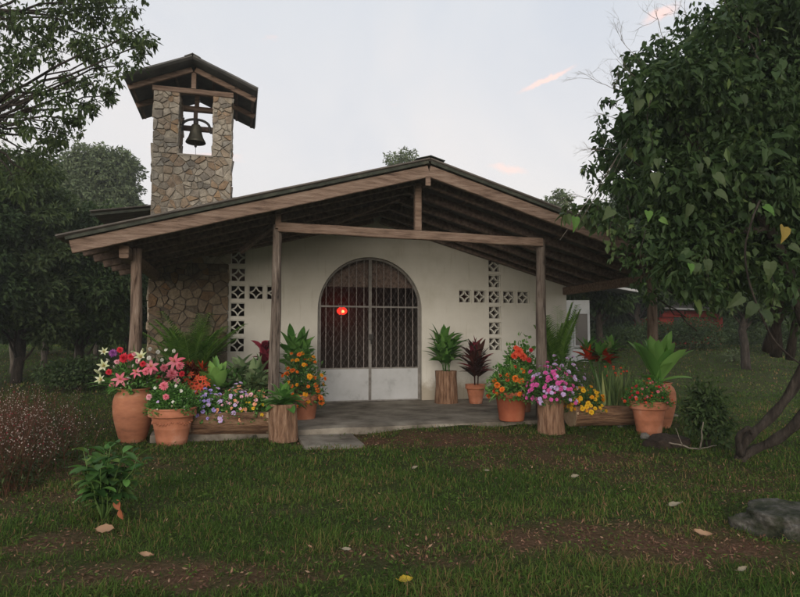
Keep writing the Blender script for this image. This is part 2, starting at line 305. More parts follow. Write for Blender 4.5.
# grass blades ------------------------------------------------------
def leaf_geo(P, D, U, L, W, bend=0.0):
    """folded diamond leaves: P base, D direction, U normal; arrays"""
    S = np.cross(D, U); S /= np.linalg.norm(S, axis=1)[:, None] + 1e-9
    L = L[:, None]; W = W[:, None]
    mid = P + D * L * .45
    a_ = P; b_ = mid + S * W * .5 + U * W * .12; c = P + D * L - U * L * bend; d = mid - S * W * .5 + U * W * .12
    n = len(P); V = np.stack([a_, b_, c, d], 1).reshape(-1, 3)
    i = np.arange(n)[:, None] * 4
    Fc = np.concatenate([i + np.array([[0, 1, 2]]), i + np.array([[0, 2, 3]])], 1).reshape(-1, 3)
    return V, Fc
def big_leaf_geo(P, D, U, L, W, bend=.15):
    """heart-ish broad leaves with 2x4 faces"""
    S = np.cross(D, U); S /= np.linalg.norm(S, axis=1)[:, None] + 1e-9
    L = L[:, None]; W = W[:, None]
    prof = [(-.06, .28, .0), (.12, .5, .02), (.42, .46, .0), (.74, .24, -.06), (1.0, .0, -.18)]
    rows = []
    for (t, w, z) in prof:
        c = P + D * L * t + U * L * (z * bend / .15)
        rows.append((c + S*W*w + U*W*.10*(w > 0), c if t > -.05 else P + 0*D, c - S*W*w + U*W*.10*(w > 0)))
    n = len(P); V = np.stack([q for r_ in rows for q in r_], 1).reshape(-1, 3); k = 15
    i = np.arange(n)[:, None] * k; fs = []
    for j in range(4):
        for s_ in (0, 1): fs.append(i + np.array([[j*3+s_, j*3+s_+1, (j+1)*3+s_+1, (j+1)*3+s_]]))
    return V, np.stack(fs, 1).reshape(-1, 4)

def in_building(x, y): return (x > -3.8) & (x < 4.85) & (y > -3.35) & (y < 12)
def make_grass():
    mb = MB()
    rings = [(2.9, 4.6, 6500, .0042, .062), (4.6, 6.5, 3900, .0058, .062), (6.5, 9.5, 1900, .0085, .060), (9.5, 15, 620, .014, .060), (15, 36, 120, .03, .075)]
    for (d0, d1, dens, w, h) in rings:
        half0 = 420 / F
        n = int(dens * (d1**2 - d0**2) * half0)
        d = np.sqrt(rng.uniform(d0**2, d1**2, n)); u = rng.uniform(-half0, half0, n) * d
        x = CAM[0] + f0[0]*d + rt[0]*u; y = CAM[1] + f0[1]*d + rt[1]*u
        keep = ~in_building(x, y)
        x, y = x[keep], y[keep]; n = len(x)
        br = np.array([bare(a, b) for a, b in zip(x, y)]); cl = np.array([nz(a, b, 2.2, 9) + .6*nz(a, b, 7, 2) for a, b in zip(x, y)])
        keep = rng.random(n) > np.clip(br * 1.15 + .10 - .75*cl, 0, .95)
        keep &= ~((x > on_z(301, 440)[0]) & (x < on_z(355, 440)[0]) & (y > on_z(330, 447)[1]) & (y < -3.2) & (rng.random(n) < .93))
        x, y, br, cl = x[keep], y[keep], br[keep], cl[keep]; n = len(x)
        z = np.array([hgt(a, b) for a, b in zip(x, y)])
        P = np.stack([x, y, z], 1)
        az = rng.uniform(0, 2*np.pi, n); tilt = np.abs(rng.normal(.85, .42, n))
        D = np.stack([np.cos(az)*np.sin(tilt), np.sin(az)*np.sin(tilt), np.cos(tilt)], 1)
        U = np.stack([np.cos(az)*np.cos(tilt), np.sin(az)*np.cos(tilt), -np.sin(tilt)], 1)
        L = h * rng.uniform(.3, 1.3, n) * (1 + .7*np.clip(cl, -1, 1)) * (1 - .5*br); W = w * rng.uniform(.7, 1.3, n)
        S = np.cross(D, U)
        p1 = P + D*(L*.55)[:, None]; p2 = P + D*L[:, None] + U*(L*rng.uniform(.1, .45, n))[:, None]
        Vv = np.stack([P - S*(W*.5)[:, None], P + S*(W*.5)[:, None], p1 + S*(W*.42)[:, None], p1 - S*(W*.42)[:, None], p2], 1).reshape(-1, 3)
        i = np.arange(n)[:, None]*5
        r_ = np.clip(rng.normal(.42, .28, n) + .15*cl + .45*np.array([nz(a, b, .55, 71)+.5*nz(a, b, 1.7, 41) for a, b in zip(x, y)]) + .55*(rng.random(n) < .09 + .4*br), 0, 1)
        mb.add(Vv[:0], np.zeros((0, 3), int)) if False else None
        base = mb.n
        mb.add(Vv, i + np.array([[0, 1, 2, 3]]), 0, r_)
        mb.f.append(((i + base + np.array([[3, 2, 4]])).ravel(), np.full(n, 3), np.zeros(n), r_, np.full(n, False)))
    # low broad-leaved weeds among the blades
    n = 26000; d = np.sqrt(rng.uniform(9, 120, n)); u = rng.uniform(-.7, .7, n)*d; x = CAM[0]+f0[0]*d+rt[0]*u; y = CAM[1]+f0[1]*d+rt[1]*u
    q = np.array([nz(a, b, 1.6, 31)+.7*nz(a, b, 5, 12) for a, b in zip(x, y)]); keep = (q > .08) & ~in_building(x, y) & (rng.random(n) < .8); x, y = x[keep], y[keep]; n = len(x)
    P = np.stack([x, y, np.array([hgt(a, b) for a, b in zip(x, y)])+rng.uniform(.008, .04, n)], 1); az = rng.uniform(0, 6.28, n); t_ = rng.normal(.15, .3, n)
    D = np.stack([np.cos(az)*np.cos(t_), np.sin(az)*np.cos(t_), np.sin(t_)], 1); U = np.stack([rng.normal(0, .3, n), rng.normal(0, .3, n), np.ones(n)], 1); U -= D*(U*D).sum(1)[:, None]; U /= np.linalg.norm(U, axis=1)[:, None]
    V_, F_ = leaf_geo(P, D, U, rng.uniform(.018, .045, n), rng.uniform(.010, .024, n), .1); mb.add(V_, F_, 0, np.repeat(np.clip(rng.normal(.55, .2, n), 0, .85), 2))
    tag(mb.build('grass', M['grass']), 'dark green unmown lawn grass in front of and around the chapel', 'grass', kind='stuff')
make_grass()

def litter():
    mb = MB(); n = 0; Ps = []
    for _ in range(150000):
        d = math.sqrt(random.uniform(9, 110)); u = random.uniform(-.68, .68) * d
        x = CAM[0] + f0[0]*d + rt[0]*u; y = CAM[1] + f0[1]*d + rt[1]*u
        if in_building(x, y): continue
        b = bare(x, y)
        if random.random() < .016 + .34 * b * max(.25, min(1, 6/d)): Ps.append((x, y, hgt(x, y) + random.uniform(.004, .02 if b > .3 else .05)))
    P = np.array(Ps); n = len(P)
    az = rng.uniform(0, 2*np.pi, n); t = rng.normal(0, .35, n)
    D = np.stack([np.cos(az)*np.cos(t), np.sin(az)*np.cos(t), np.sin(t)], 1)
    U = np.stack([rng.normal(0, .35, n), rng.normal(0, .35, n), np.ones(n)], 1); U -= D*(U*D).sum(1)[:, None]; U /= np.linalg.norm(U, axis=1)[:, None]
    V_, F_ = leaf_geo(P, D, U, rng.uniform(.012, .046, n), rng.uniform(.005, .017, n), -.15)
    mb.add(V_, F_, 0, np.repeat(rng.random(n)**1.5, 2))
    tag(mb.build('leaf_litter', M['dryleaf']), 'brown dead leaf litter scattered over the worn patches of the lawn', 'leaf litter', kind='stuff')
litter()

# ------------------------------------------------------------------ paving
def slab(name, x0, x1, y0, y1, z0, z1, nxs=60, nys=20, edge=.05, seed=1):
    """slab with an uneven broken front edge"""
    mb = MB(); V = []; 
    for j in range(nys+1):
        for i in range(nxs+1):
            x = x0 + (x1-x0)*i/nxs; y = y0 + (y1-y0)*j/nys
            if j == 0: y += edge*mnoise.noise(Vector((x*2, seed, 0))) * 1.2 + edge*.5*mnoise.noise(Vector((x*9, seed, 0)))
            V.append((x, y, z1 + .006*mnoise.noise(Vector((x*1.5, y*1.5, seed))) - (.02 if j == 0 else 0)))
    F_ = [(j*(nxs+1)+i, j*(nxs+1)+i+1, (j+1)*(nxs+1)+i+1, (j+1)*(nxs+1)+i) for j in range(nys) for i in range(nxs)]
    nb = len(V)
    rim = [i for i in range(nxs+1)] + [j*(nxs+1)+nxs for j in range(1, nys+1)] + [nys*(nxs+1)+i for i in range(nxs-1, -1, -1)] + [j*(nxs+1) for j in range(nys-1, 0, -1)]
    for k in rim: V.append((V[k][0], V[k][1] - .02*(V[k][1] < y0+.2), z0))
    m_ = len(rim)
    for a_ in range(m_): F_.append((rim[a_], nb+a_, nb+(a_+1) % m_, rim[(a_+1) % m_]))
    mb.add(V, F_, 0, .5, False); o = mb.build(name, M['concrete']); tag(o, kind='structure'); return o
slab('porch_floor', -3.75, 4.7, -3.3, .15, -.05, .12)
slab('path', float(on_z(299, 440)[0]), float(on_z(357, 440)[0]), float(on_z(330, 449)[1]), -3.36, -.05, .028, 20, 10, .16, 4)

# ------------------------------------------------------------------ chapel
chapel = thing('chapel', 'cream country chapel with a deep timber porch and arched white gate', 'chapel', (0, 0, 0))
RIDX = .12
def roof_z(x, y=0):                       # underside of the roof sheet
    return 4.06 - (.278*(RIDX-x) if x < RIDX else .292*(x-RIDX))
# front wall with arch and block openings
GX0, GX1, GTOP, GSPR = -1.08, 1.12, 3.10, 2.0
def arch_pts(x0, x1, zb, zs, zt, n=28, grow=0):
    cx = (x0+x1)/2; a = (x1-x0)/2; h = zt-zs
    pts = [(x0, zb)] + [(cx - a*math.cos(math.pi*i/n), zs + h*math.sin(math.pi*i/n)) for i in range(n+1)] + [(x1, zb)]
    return pts
holes = [arch_pts(GX0, GX1, .08, GSPR, GTOP)]
BW = .285; PX = .345; PZ = .345
rc = on_y(494.8, 297, 0); rx, rzc = rc[0], rc[2]
cross_r = [(rx, rzc + PZ*k) for k in (2, 1, 0, -1, -2, -3)] + [(rx + PX*k, rzc) for k in (-2, -1, 1, 2)]
lc = on_y(236.5, 289, 0); lx = lc[0] + .03
cross_l = [(lx, rzc + PZ*k) for k in (2, 1, 0, -1, -2, -3)] + [(lx + PX*k, rzc) for k in (1, 2)]
for (bx, bz) in cross_r + cross_l: holes.append([(bx-BW/2, bz-BW/2), (bx+BW/2, bz-BW/2), (bx+BW/2, bz+BW/2), (bx-BW/2, bz+BW/2)])
wx0, wx1 = -3.2, 4.55
outer = [(wx0, -.05), (wx1, -.05), (wx1, roof_z(wx1)-.01), (RIDX, roof_z(RIDX)-.01), (wx0, roof_z(wx0)-.01)]
def wall_with_holes(mb, outer, holes, y0, y1):
    loops = [[Vector((x, z, 0)) for x, z in outer]] + [[Vector((x, z, 0)) for x, z in h] for h in holes]
    flatp = [p for l in loops for p in l]
    tris = geometry.tessellate_polygon(loops); n = len(flatp)
    V = [(p.x, y0, p.y) for p in flatp] + [(p.x, y1, p.y) for p in flatp]
    F_ = []
    for t in tris:
        F_.append(tuple(t)); F_.append(tuple(i+n for i in reversed(t)))
    o = 0
    for l in loops:
        k = len(l)
        for i in range(k): F_.append((o+i, o+(i+1) % k, n+o+(i+1) % k, n+o+i))
        o += k
    mb.add(V, F_, 0, .5)
mb = MB(); wall_with_holes(mb, outer, holes, 0, .2); mb.build('front_wall', M['plaster'], chapel)
mb = MB()
box(mb, 4.35, 4.546, .203, 11, -.05, 3.75); mb.build('side_wall', M['plaster'], chapel)
mb = MB(); box(mb, -4.2, -4.0, 1.25, 11, -.05, 3.85); mb.build('side_wall', M['stone'], chapel)
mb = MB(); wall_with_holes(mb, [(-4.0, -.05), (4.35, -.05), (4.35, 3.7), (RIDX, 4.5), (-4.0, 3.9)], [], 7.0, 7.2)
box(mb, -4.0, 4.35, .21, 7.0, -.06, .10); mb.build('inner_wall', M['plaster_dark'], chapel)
# breeze blocks: frame + four quarter arcs
def block(mb, cx, cz):
    h = BW/2; t = .018; y0, y1 = .035, .135
    for (a, b, c, d) in ((-h+.001, h-.001, -h+.001, -h+t), (-h+.001, h-.001, h-t, h-.001), (-h+.001, -h+t, -h+t, h-t), (h-t, h-.001, -h+t, h-t)): box(mb, cx+a, cx+b, y0, y1, cz+c, cz+d, 0, .5)
    r0, r1 = h*.86, h*1.03
    for sx in (-1, 1):
        for sz in (-1, 1):
            V = []; F_ = []; n = 8
            for i in range(n+1):
                a = math.pi/2*i/n
                for (rr, yy) in ((r0, y0+.004), (r1, y0+.004), (r1, y1-.004), (r0, y1-.004)):
                    V.append((cx + sx*(h-.004 - rr*math.cos(a)), yy, cz + sz*(h-.004 - rr*math.sin(a))))
            for i in range(n):
                for k in range(4): F_.append((i*4+k, i*4+(k+1) % 4, (i+1)*4+(k+1) % 4, (i+1)*4+k))
            mb.add(V, F_, 0, .5)
pb = MB(); block(pb, 0, 0); bm_ = pb.mesh('breeze_block', M['block'])
for (bx, bz) in cross_r + cross_l:
    o = bpy.data.objects.new('breeze_block', bm_); COL.objects.link(o); o.parent = chapel; o.location = (bx, 0, bz)
# gate --------------------------------------------------------------
gate = MB(); cxg = (GX0+GX1)/2
ap = arch_pts(GX0+.03, GX1-.03, .125, GSPR, GTOP-.03, 40)
tube(gate, [(x, .08, z) for x, z in ap], .024, 6, smooth=False)
gate_o = gate.build('gate_frame', M['gate_frame'], chapel)
def archz(x):
    a = (GX1-GX0)/2-.03; q = max(0, 1-((x-cxg)/a)**2); return GSPR + (GTOP-.03-GSPR)*math.sqrt(q)
for s_ in (-1, 1):
    x0, x1 = (GX0+.06, cxg-.014) if s_ < 0 else (cxg+.014, GX1-.06)
    leaf = MB()
    box(leaf, x0, x1, .06, .085, .14, .80); leafo = leaf.build('gate_leaf', M['gate'], chapel)
    fr = MB()
    xin = x1 if s_ < 0 else x0; xo = x0 if s_ < 0 else x1
    box(fr, xin-.02, xin+.012, .05, .1, .13, archz(xin)-.02)
    box(fr, xo-.014, xo+.014, .052, .098, .13, GSPR+.25)
    box(fr, x0+.012, x1-.012, .054, .096, 2.05, 2.085); box(fr, x0+.012, x1-.012, .054, .096, .785, .812); box(fr, x0+.012, x1-.012, .054, .096, .125, .15)
    fr.build('frame', M['gate_frame'], leafo)
    nb = 6; bars = MB()
    for i in range(nb):
        x = x0 + (x1-x0)*(i+.75)/(nb+.5); zt = archz(x)-.02
        # twisted square bar
        V = []; ns = 60
        for k in range(ns+1):
            z = .812 + (zt-.812)*k/ns; tw = k*.55
            for q in range(4):
                a = tw + q*math.pi/2; V.append((x+.0085*math.cos(a), .075+.0085*math.sin(a), z))
        F_ = [(k*4+q, k*4+(q+1) % 4, (k+1)*4+(q+1) % 4, (k+1)*4+q) for k in range(ns) for q in range(4)]
        bo = MB(); bo.add(V, F_, 0, .5); bo.build('bar', M['bar'], leafo)
    # fine expanded mesh behind bars
    ms = MB()
    st = .11
    xx = x0
    for sgn in (-1, 1):
        for k in range(-40, 60):
            # diagonal line x = x0 + sgn*(z) + k*st clipped
            pts = []
            for zz in np.arange(.81, 3.06, .05):
                X = x0 + k*st + sgn*(zz-.81)*.55
                if x0 < X < x1 and zz < archz(X)-.02: pts.append((X, .1, zz))
            if len(pts) > 1: tube(ms, [pts[0], pts[-1]], .0018, 3, smooth=False, cap=False)
    ms.build('mesh_screen', M['bar'], leafo)
    if s_ > 0:
        l = MB(); box(l, cxg-.03, cxg+.05, .03, .049, 1.38, 1.5); tube(l, [(cxg+.01, .02, 1.38), (cxg+.01, .0, 1.30)], .012, 6); l.build('latch', M['iron'], leafo)
# posts --------------------------------------------------------------
PY = -3.1
def post(px, ytop_off, r0, r1, mat, lean=0, z0=.02, y=PY):
    x = on_y(px, 300, y)[0]; zt = roof_z(x) - .08 - ytop_off
    mb = MB(); n = 26; V = []; K = 20; sd = px
    for i in range(n+1):
        t = i/n; z = z0 + (zt-z0)*t; c = x + lean*(1-t) + .025*mnoise.noise(Vector((t*2.5, sd, 0))); cy = y + .02*mnoise.noise(Vector((t*2.5, sd, 7)))
        for k in range(K):
            a = 2*math.pi*k/K; rr = (r0*(1-t)+r1*t) * (1 + .16*mnoise.noise(Vector((math.cos(a)*1.2, math.sin(a)*1.2, t*3+sd))) - .22*max(0, mnoise.noise(Vector((math.cos(a)*3.2, math.sin(a)*3.2, t*1.2+sd)))))
            V.append((c+rr*math.cos(a), cy+rr*math.sin(a), z))
    F_ = [(i*K+k, i*K+(k+1) % K, (i+1)*K+(k+1) % K, (i+1)*K+k) for i in range(n) for k in range(K)] + [tuple(n*K+k for k in range(K))]
    mb.add(V, F_, 0, None, True); return mb.build('post', mat, chapel), x
_, xa = post(136, .16, .088, .072, M['post'], .0)
_, xb = post(275.5, .26, .092, .068, M['post_grey'], -.02)
_, xc = post(541, .30, .105, .075, M['post_grey'], .0)
_, xd = post(652, .10, .092, .085, M['post'], 0)
# roof ----------------------------------------------------------------
YF, YB = -3.62, .35
EL, ER = -4.72, 5.0
def corr(mb, p0, p1, y0, y1, th=.02, amp=.012, pitch=.09, over=0, mi=0):
    """corrugated sheet from ridge p0(x,z) to eave p1(x,z) running y0..y1"""
    ys = np.arange(y0, y1+1e-6, pitch/4); m_ = 7; V = []
    dx, dz = p1[0]-p0[0], p1[1]-p0[1]; L = math.hypot(dx, dz); nx_, nz_ = -dz/L, dx/L
    if nz_ < 0: nx_, nz_ = -nx_, -nz_
    for s_ in (0, 1):
        for j in range(m_):
            t = j/(m_-1)
            for i, y in enumerate(ys):
                o = amp*math.cos(2*math.pi*i/4) + (th if s_ else 0) + .006*mnoise.noise(Vector((t*4, y*.8, p1[0])))
                V.append((p0[0]+dx*t+nx_*o, y, p0[1]+dz*t+nz_*o))
    n = len(ys); tot = n*m_; F_ = []
    for j in range(m_-1):
        for i in range(n-1):
            a_ = (j*n+i, j*n+i+1, (j+1)*n+i+1, (j+1)*n+i); F_.append(a_); F_.append(tuple(q+tot for q in reversed(a_)))
    for j in range(m_-1):
        for i in (0, n-1): F_.append((j*n+i, (j+1)*n+i, tot+(j+1)*n+i, tot+j*n+i))
    for i in range(n-1):
        for j in (0, m_-1): F_.append((j*n+i, j*n+i+1, tot+j*n+i+1, tot+j*n+i))
    mb.add(V, F_, mi, .5)
rf = MB()
corr(rf, (RIDX, roof_z(RIDX)+.03), (EL-.16, roof_z(EL-.16)+.03), YF-.1, YB, .02)
corr(rf, (RIDX, roof_z(RIDX)+.03), (ER+.1, roof_z(ER+.1)+.03), YF-.1, YB, .02)
roof = rf.build('roof', M['roof'], chapel)
rc_ = MB(); rzz = roof_z(RIDX)
for s_ in (-1, 1):
    bar(rc_, (RIDX+s_*.11, YF-.12, rzz+.055), (RIDX+s_*.11, YB, rzz+.055), .24, .012, up=(s_*.28, 0, 1))
rc_.build('ridge_cap', M['roof_dark'], roof)
# thick dark edge trim under the sheet at the gable
ed = MB()
bar(ed, (EL-.06, YF-.06, roof_z(EL-.06)-.005), (RIDX-.02, YF-.06, rzz-.0), .035, .045, up=(0, 0, 1)); bar(ed, (RIDX+.02, YF-.06, rzz-.0), (ER+.06, YF-.06, roof_z(ER+.06)-.005), .035, .045)
ed.build('edge_trim', M['roof_dark'], roof)
for (e, s_) in ((EL, -1), (ER, 1)):
    fb = MB(); off = .125
    bar(fb, (e, YF, roof_z(e)-off), (RIDX+s_*.004, YF, rzz-off), .07, .175, seg=12, wob=.004); fb.build('gable_beam', M['beam_x'], chapel)
# rafters inside and truss
for y in (-3.1, -2.45, -1.8, -1.15, -.5):
    for (e, s_) in ((EL+.02, -1), (ER-.02, 1)):
        rb = MB(); hh = .14; bar(rb, (e, y, roof_z(e)-.05-hh/2), (RIDX+s_*.01, y, rzz-.05-hh/2), .08, hh, seg=8, wob=.006); rb.build('rafter', M['beam_y'], chapel)
for x in (-4.55, -3.6, -2.7, -1.8, -.9, -.1, .35, 1.1, 2.0, 2.9, 3.8, 4.6):
    pu = MB(); bar(pu, (x, YF+.05, roof_z(x)-.028), (x, YB-.4, roof_z(x)-.028), .06, .035); pu.build('purlin', M['beam_y'], chapel)
for (x, pmat) in ((xa-.12, 'beam_x'), (xd+.1, 'beam_x')):
    pl = MB(); z = roof_z(x)-.30; bar(pl, (x, -3.42, z), (x, -.02, z), .12, .17); pl.build('wall_plate', M['beam_y' if 0 else 'beam_x'], chapel)
tb = MB(); tz = 3.03; bar(tb, (xb+.02, PY-.06, tz+.03), (xc+.0, PY-.06, tz-.02), .09, .14, seg=10, wob=.006); tb.build('tie_beam', M['beam_x'], chapel)
kx = on_y(417, 215, PY)[0]
kp = MB(); bar(kp, (kx, PY-.04, tz+.08), (kx, PY-.04, roof_z(kx)-.19), .11, .10, up=(0, 1, 0)); kp.build('king_post', M['beam_x'], chapel)
for x, h in ((xb+.02, .36), (on_y(427, 180, YF)[0], .0)):
    sp = MB()
    if h: bar(sp, (x, PY-.06, roof_z(x)-.05-h), (x, PY-.06, roof_z(x)-.1), .085, .09, up=(0, 1, 0))
    else: bar(sp, (x, YF-.05, rzz-.36), (x, YF-.05, rzz-.22), .075, .04, up=(0, 1, 0))
    sp.build('hanger', M['beam_x'], chapel)
for (x0, x1, z1) in ((kx-.05, kx-1.15, 3.45), (xb, xb-.5, 2.9)):
    br_ = MB(); bar(br_, (x0, PY+.9, roof_z(x0)-.18), (x1, PY+1.5, z1), .08, .09); br_.build('brace', M['beam_y'], chapel)
wb = MB(); bar(wb, (wx0, -.09, roof_z(wx0)-.12), (RIDX-.08, -.09, rzz-.2), .12, .12); bar(wb, (RIDX+.08, -.09, rzz-.2), (wx1+.3, -.09, roof_z(wx1+.3)-.12), .12, .12); wb.build('wall_rafter', M['beam_y'], chapel)
# main roof behind, a step higher
mr = MB(); MZ, ML, MR_ = 4.66, (-5.38, 3.80), (5.35, 3.80)
corr(mr, (RIDX, MZ), ML, .22, 11.5, .02, pitch=.3); corr(mr, (RIDX, MZ), MR_, .22, 11.5, .02, pitch=.3)
mro = mr.build('roof', M['roof'], chapel)
for q_, s_ in ((ML, -1), (MR_, 1)):
    ft = MB(); bar(ft, (q_[0], .25, q_[1]-.05), (RIDX+s_*.01, .25, MZ-.05), .03, .05); ft.build('barge_board', M['roof_dark'], mro)
gw = MB(); mz = lambda x: MZ-.03+((ML[1]-MZ)/(RIDX-ML[0])*(RIDX-x) if x < RIDX else (MR_[1]-MZ)/(MR_[0]-RIDX)*(x-RIDX))
wall_with_holes(gw, [(-2.84, 2.5), (4.5, 2.5), (4.5, mz(4.5)), (RIDX, mz(RIDX)), (-2.84, mz(-2.84))], [], .36, .42); gw.build('gable_boarding', M['beam_y'], chapel)

# ------------------------------------------------------------------ stone masonry
def clip(poly, n, d):
    out = []
    for i in range(len(poly)):
        a, b = poly[i], poly[(i+1) % len(poly)]
        da = a[0]*n[0]+a[1]*n[1]-d; db = b[0]*n[0]+b[1]*n[1]-d
        if da <= 0: out.append(a)
        if (da < 0 < db) or (db < 0 < da):
            t = da/(da-db); out.append((a[0]+(b[0]-a[0])*t, a[1]+(b[1]-a[1])*t))
    return out
def masonry(mb, u0, u1, v0, v1, mapf, size=.2, depth=.035, seed=1, xs=1.15):
    rr = random.Random(seed); sd = []
    nu = max(1, round((u1-u0)/(size*xs))); nv = max(1, round((v1-v0)/size)); 
    for j in range(nv):
        for i in range(nu): sd.append((u0+(u1-u0)*(i+.5+rr.uniform(-.42, .42)+(.25 if j % 2 else -.25)*(nu > 1))/nu, v0+(v1-v0)*(j+.5+rr.uniform(-.4, .4))/nv))
    gap = .006; sd = [q for q in sd if rr.random() > .16] + [(q[0]+size*rr.uniform(-.45, .45), q[1]+size*rr.uniform(-.4, .4)) for q in sd if rr.random() < .22]; sd = [q for q in sd if u0 < q[0] < u1 and v0 < q[1] < v1]
    for a in sd:
        P = [(u0+.004, v0+.004), (u1-.004, v0+.004), (u1-.004, v1-.004), (u0+.004, v1-.004)]
        for b in sd:
            if b is a: continue
            dx, dy = b[0]-a[0], b[1]-a[1]; L = math.hypot(dx, dy)
            if L > size*4 or L < 1e-5: continue
            n = (dx/L, dy/L); P = clip(P, n, n[0]*(a[0]+b[0])/2+n[1]*(a[1]+b[1])/2-gap)
            if len(P) < 3: break
        if len(P) < 3: continue
        c = (sum(p[0] for p in P)/len(P), sum(p[1] for p in P)/len(P))
        # cut the sharpest corners by resampling edges
        Q = []
        for i in range(len(P)):
            p, q = P[i], P[(i+1) % len(P)]
            
            e_ = rr.uniform(.06, .16); m1 = rr.uniform(-.012, .006)
            Q += [(p[0]*(1-e_)+q[0]*e_, p[1]*(1-e_)+q[1]*e_), ((p[0]+q[0])/2+(c[0]-(p[0]+q[0])/2)*abs(m1)*3, (p[1]+q[1])/2+(c[1]-(p[1]+q[1])/2)*abs(m1)*3), (p[0]*e_+q[0]*(1-e_), p[1]*e_+q[1]*(1-e_))]
        h = depth*rr.uniform(.4, 1.35); tx, ty = rr.uniform(-.14, .14), rr.uniform(-.14, .14); V = []
        for (sc, hh) in ((1, 0), (.975, h*.75), (.93, h)):
            for p in Q:
                uu, vv = c[0]+(p[0]-c[0])*sc, c[1]+(p[1]-c[1])*sc
                V.append(mapf(uu, vv, hh + (0 if hh == 0 else (tx*(uu-c[0])+ty*(vv-c[1])) + rr.uniform(-.004, .004))))
        V.append(mapf(c[0], c[1], h*1.05)); k = len(Q); F_ = []
        for r_ in (0, 1):
            for i in range(k): F_.append((r_*k+i, r_*k+(i+1) % k, (r_+1)*k+(i+1) % k, (r_+1)*k+i))
        for i in range(k): F_.append((2*k+i, 2*k+(i+1) % k, 3*k))
        mb.add(V, F_, 0, rr.random())
TX0, TX1, TY0, TY1 = -4.27, -2.815, -.10, .95
OX0, OX1, OZ0, OZ1 = -3.80, -3.18, 4.95, 6.16
tower = thing('bell_tower', 'square stone bell tower with an open belfry and gabled tin roof', 'bell tower', ((TX0+TX1)/2, .4, 0))
tl = np.array(tower.location)
def tw(name, mb, mat, par=tower):
    o = mb.build(name, mat, par); o.location = [-c for c in tl] if par is tower else (0, 0, 0); return o
core = MB(); e = .03
box(core, TX0+e, TX1-e, TY0+e, TY1-e, 2.86, OZ0-e); box(core, TX0+e, OX0-e, TY0+e, TY1-e, OZ0-e+.001, OZ1+.0); box(core, OX1+e, TX1-e, TY0+e, TY1-e, OZ0-e+.001, OZ1)
for c_ in core.f: pass
tw('mortar_core', core, M['mortar'])
core = MB(); box(core, TX0+e, TX1-e, TY0+e, TY1-e, -.05, 2.859); tw('shaded_mortar_core', core, surf('shaded_mortar', [(.3, (.07, .06, .05)), (.7, (.14, .12, .10))], 9, .95, .6))  # mortar below the porch roof, shade put into its colour too
st = MB()
fy = TY0+e
mf = lambda u, v, h: (u, fy-h, v)
lw_ = MB(); masonry(lw_, TX0+.002, TX1-.002, -.02, 2.85, mf, .165, seed=3); tw('shaded_stone_face', lw_, M['stone_shaded'])  # lower tower face, darkened in colour for the shade under the porch
masonry(st, TX0+.002, TX1-.002, 2.85, OZ0, mf, .128, seed=4, xs=1.05)
masonry(st, TX0+.002, OX0, OZ0, OZ1, mf, .11, seed=5); masonry(st, OX1, TX1-.002, OZ0, OZ1, mf, .115, seed=6)
masonry(st, TY0, TY1, 2.4, OZ1, lambda u, v, h: (TX1-e+h, u, v), .2, seed=7); masonry(st, TY0, TY1, -.02, OZ1, lambda u, v, h: (TX0+e-h, u, v), .22, seed=8)
masonry(st, TY0, TY1, OZ0, OZ1, lambda u, v, h: (OX0-e+h, u, v), .18, seed=9, depth=.028); masonry(st, TY0, TY1, OZ0, OZ1, lambda u, v, h: (OX1+e-h, u, v), .18, seed=10, depth=.028)
masonry(st, TX0, TX1, 2.6, OZ0, lambda u, v, h: (u, TY1-e+h, v), .2, seed=12)
tw('stone_wall', st, M['stone'])
sl = MB(); box(sl, OX0-.02, OX1+.02, TY0-.012, TY1, OZ0-.02, OZ0+.012); tw('sill', sl, M['mortar'])
for yy in (TY0+.05, TY1-.08): lt = MB(); bar(lt, (TX0-.02, yy, OZ1+.05), (TX1+.02, yy, OZ1+.05), .12, .10); tw('lintel', lt, M['beam_x'])
TR = (TX0+TX1)/2; tzr, tsl = 6.69, .42; TYF, TYB = -.52, 1.75; tex = 1.20
def tz_(x): return tzr - tsl*abs(x-TR)
tr = MB()
for s_ in (-1, 1): corr(tr, (TR, tzr+.02), (TR+s_*tex, tz_(TR+tex)+.02), TYF, TYB, .03, .014, .11)
tro = tw('roof', tr, M['towerroof'])
cp = MB()
for s_ in (-1, 1): bar(cp, (TR+s_*.07, TYF-.02, tzr+.045), (TR+s_*.07, TYB, tzr+.045), .17, .014, up=(s_*.5, 0, 1))
c_ = cp.build('ridge_cap', M['towerroof'], tro)
for y in (TY0+.05, TY1-.08):
    for s_ in (-1, 1):
        rb = MB(); x1 = TR+s_*(tex-.03); bar(rb, (TR+s_*.03, y-.09, tzr-.07), (x1, y-.09, tz_(x1)-.06), .06, .10); tw('rafter', rb, M['beam_x'])
    kb = MB(); bar(kb, (TR, y-.03, OZ1+.10), (TR, y-.03, tzr-.1), .09, .08, up=(0, 1, 0)); tw('king_post', kb, M['beam_x'])
for s_ in (-1, 1):
    for q in (.35, .8, 1.12):
        x = TR+s_*q; pb_ = MB(); bar(pb_, (x, TYF+.35, tz_(x)-.02), (x, TYB-.1, tz_(x)-.02), .05, .035); tw('purlin', pb_, M['beam_y'])
hb = MB(); bar(hb, (OX0-.0, TY1-.12, 5.78), (OX1+.0, TY1-.12, 5.78), .09, .10); bar(hb, (TR-.02, TY1-.12, 5.83), (TR-.02, TY1-.12, OZ1), .08, .08, up=(0, 1, 0)); tw('belfry_beam', hb, M['beam_y'])
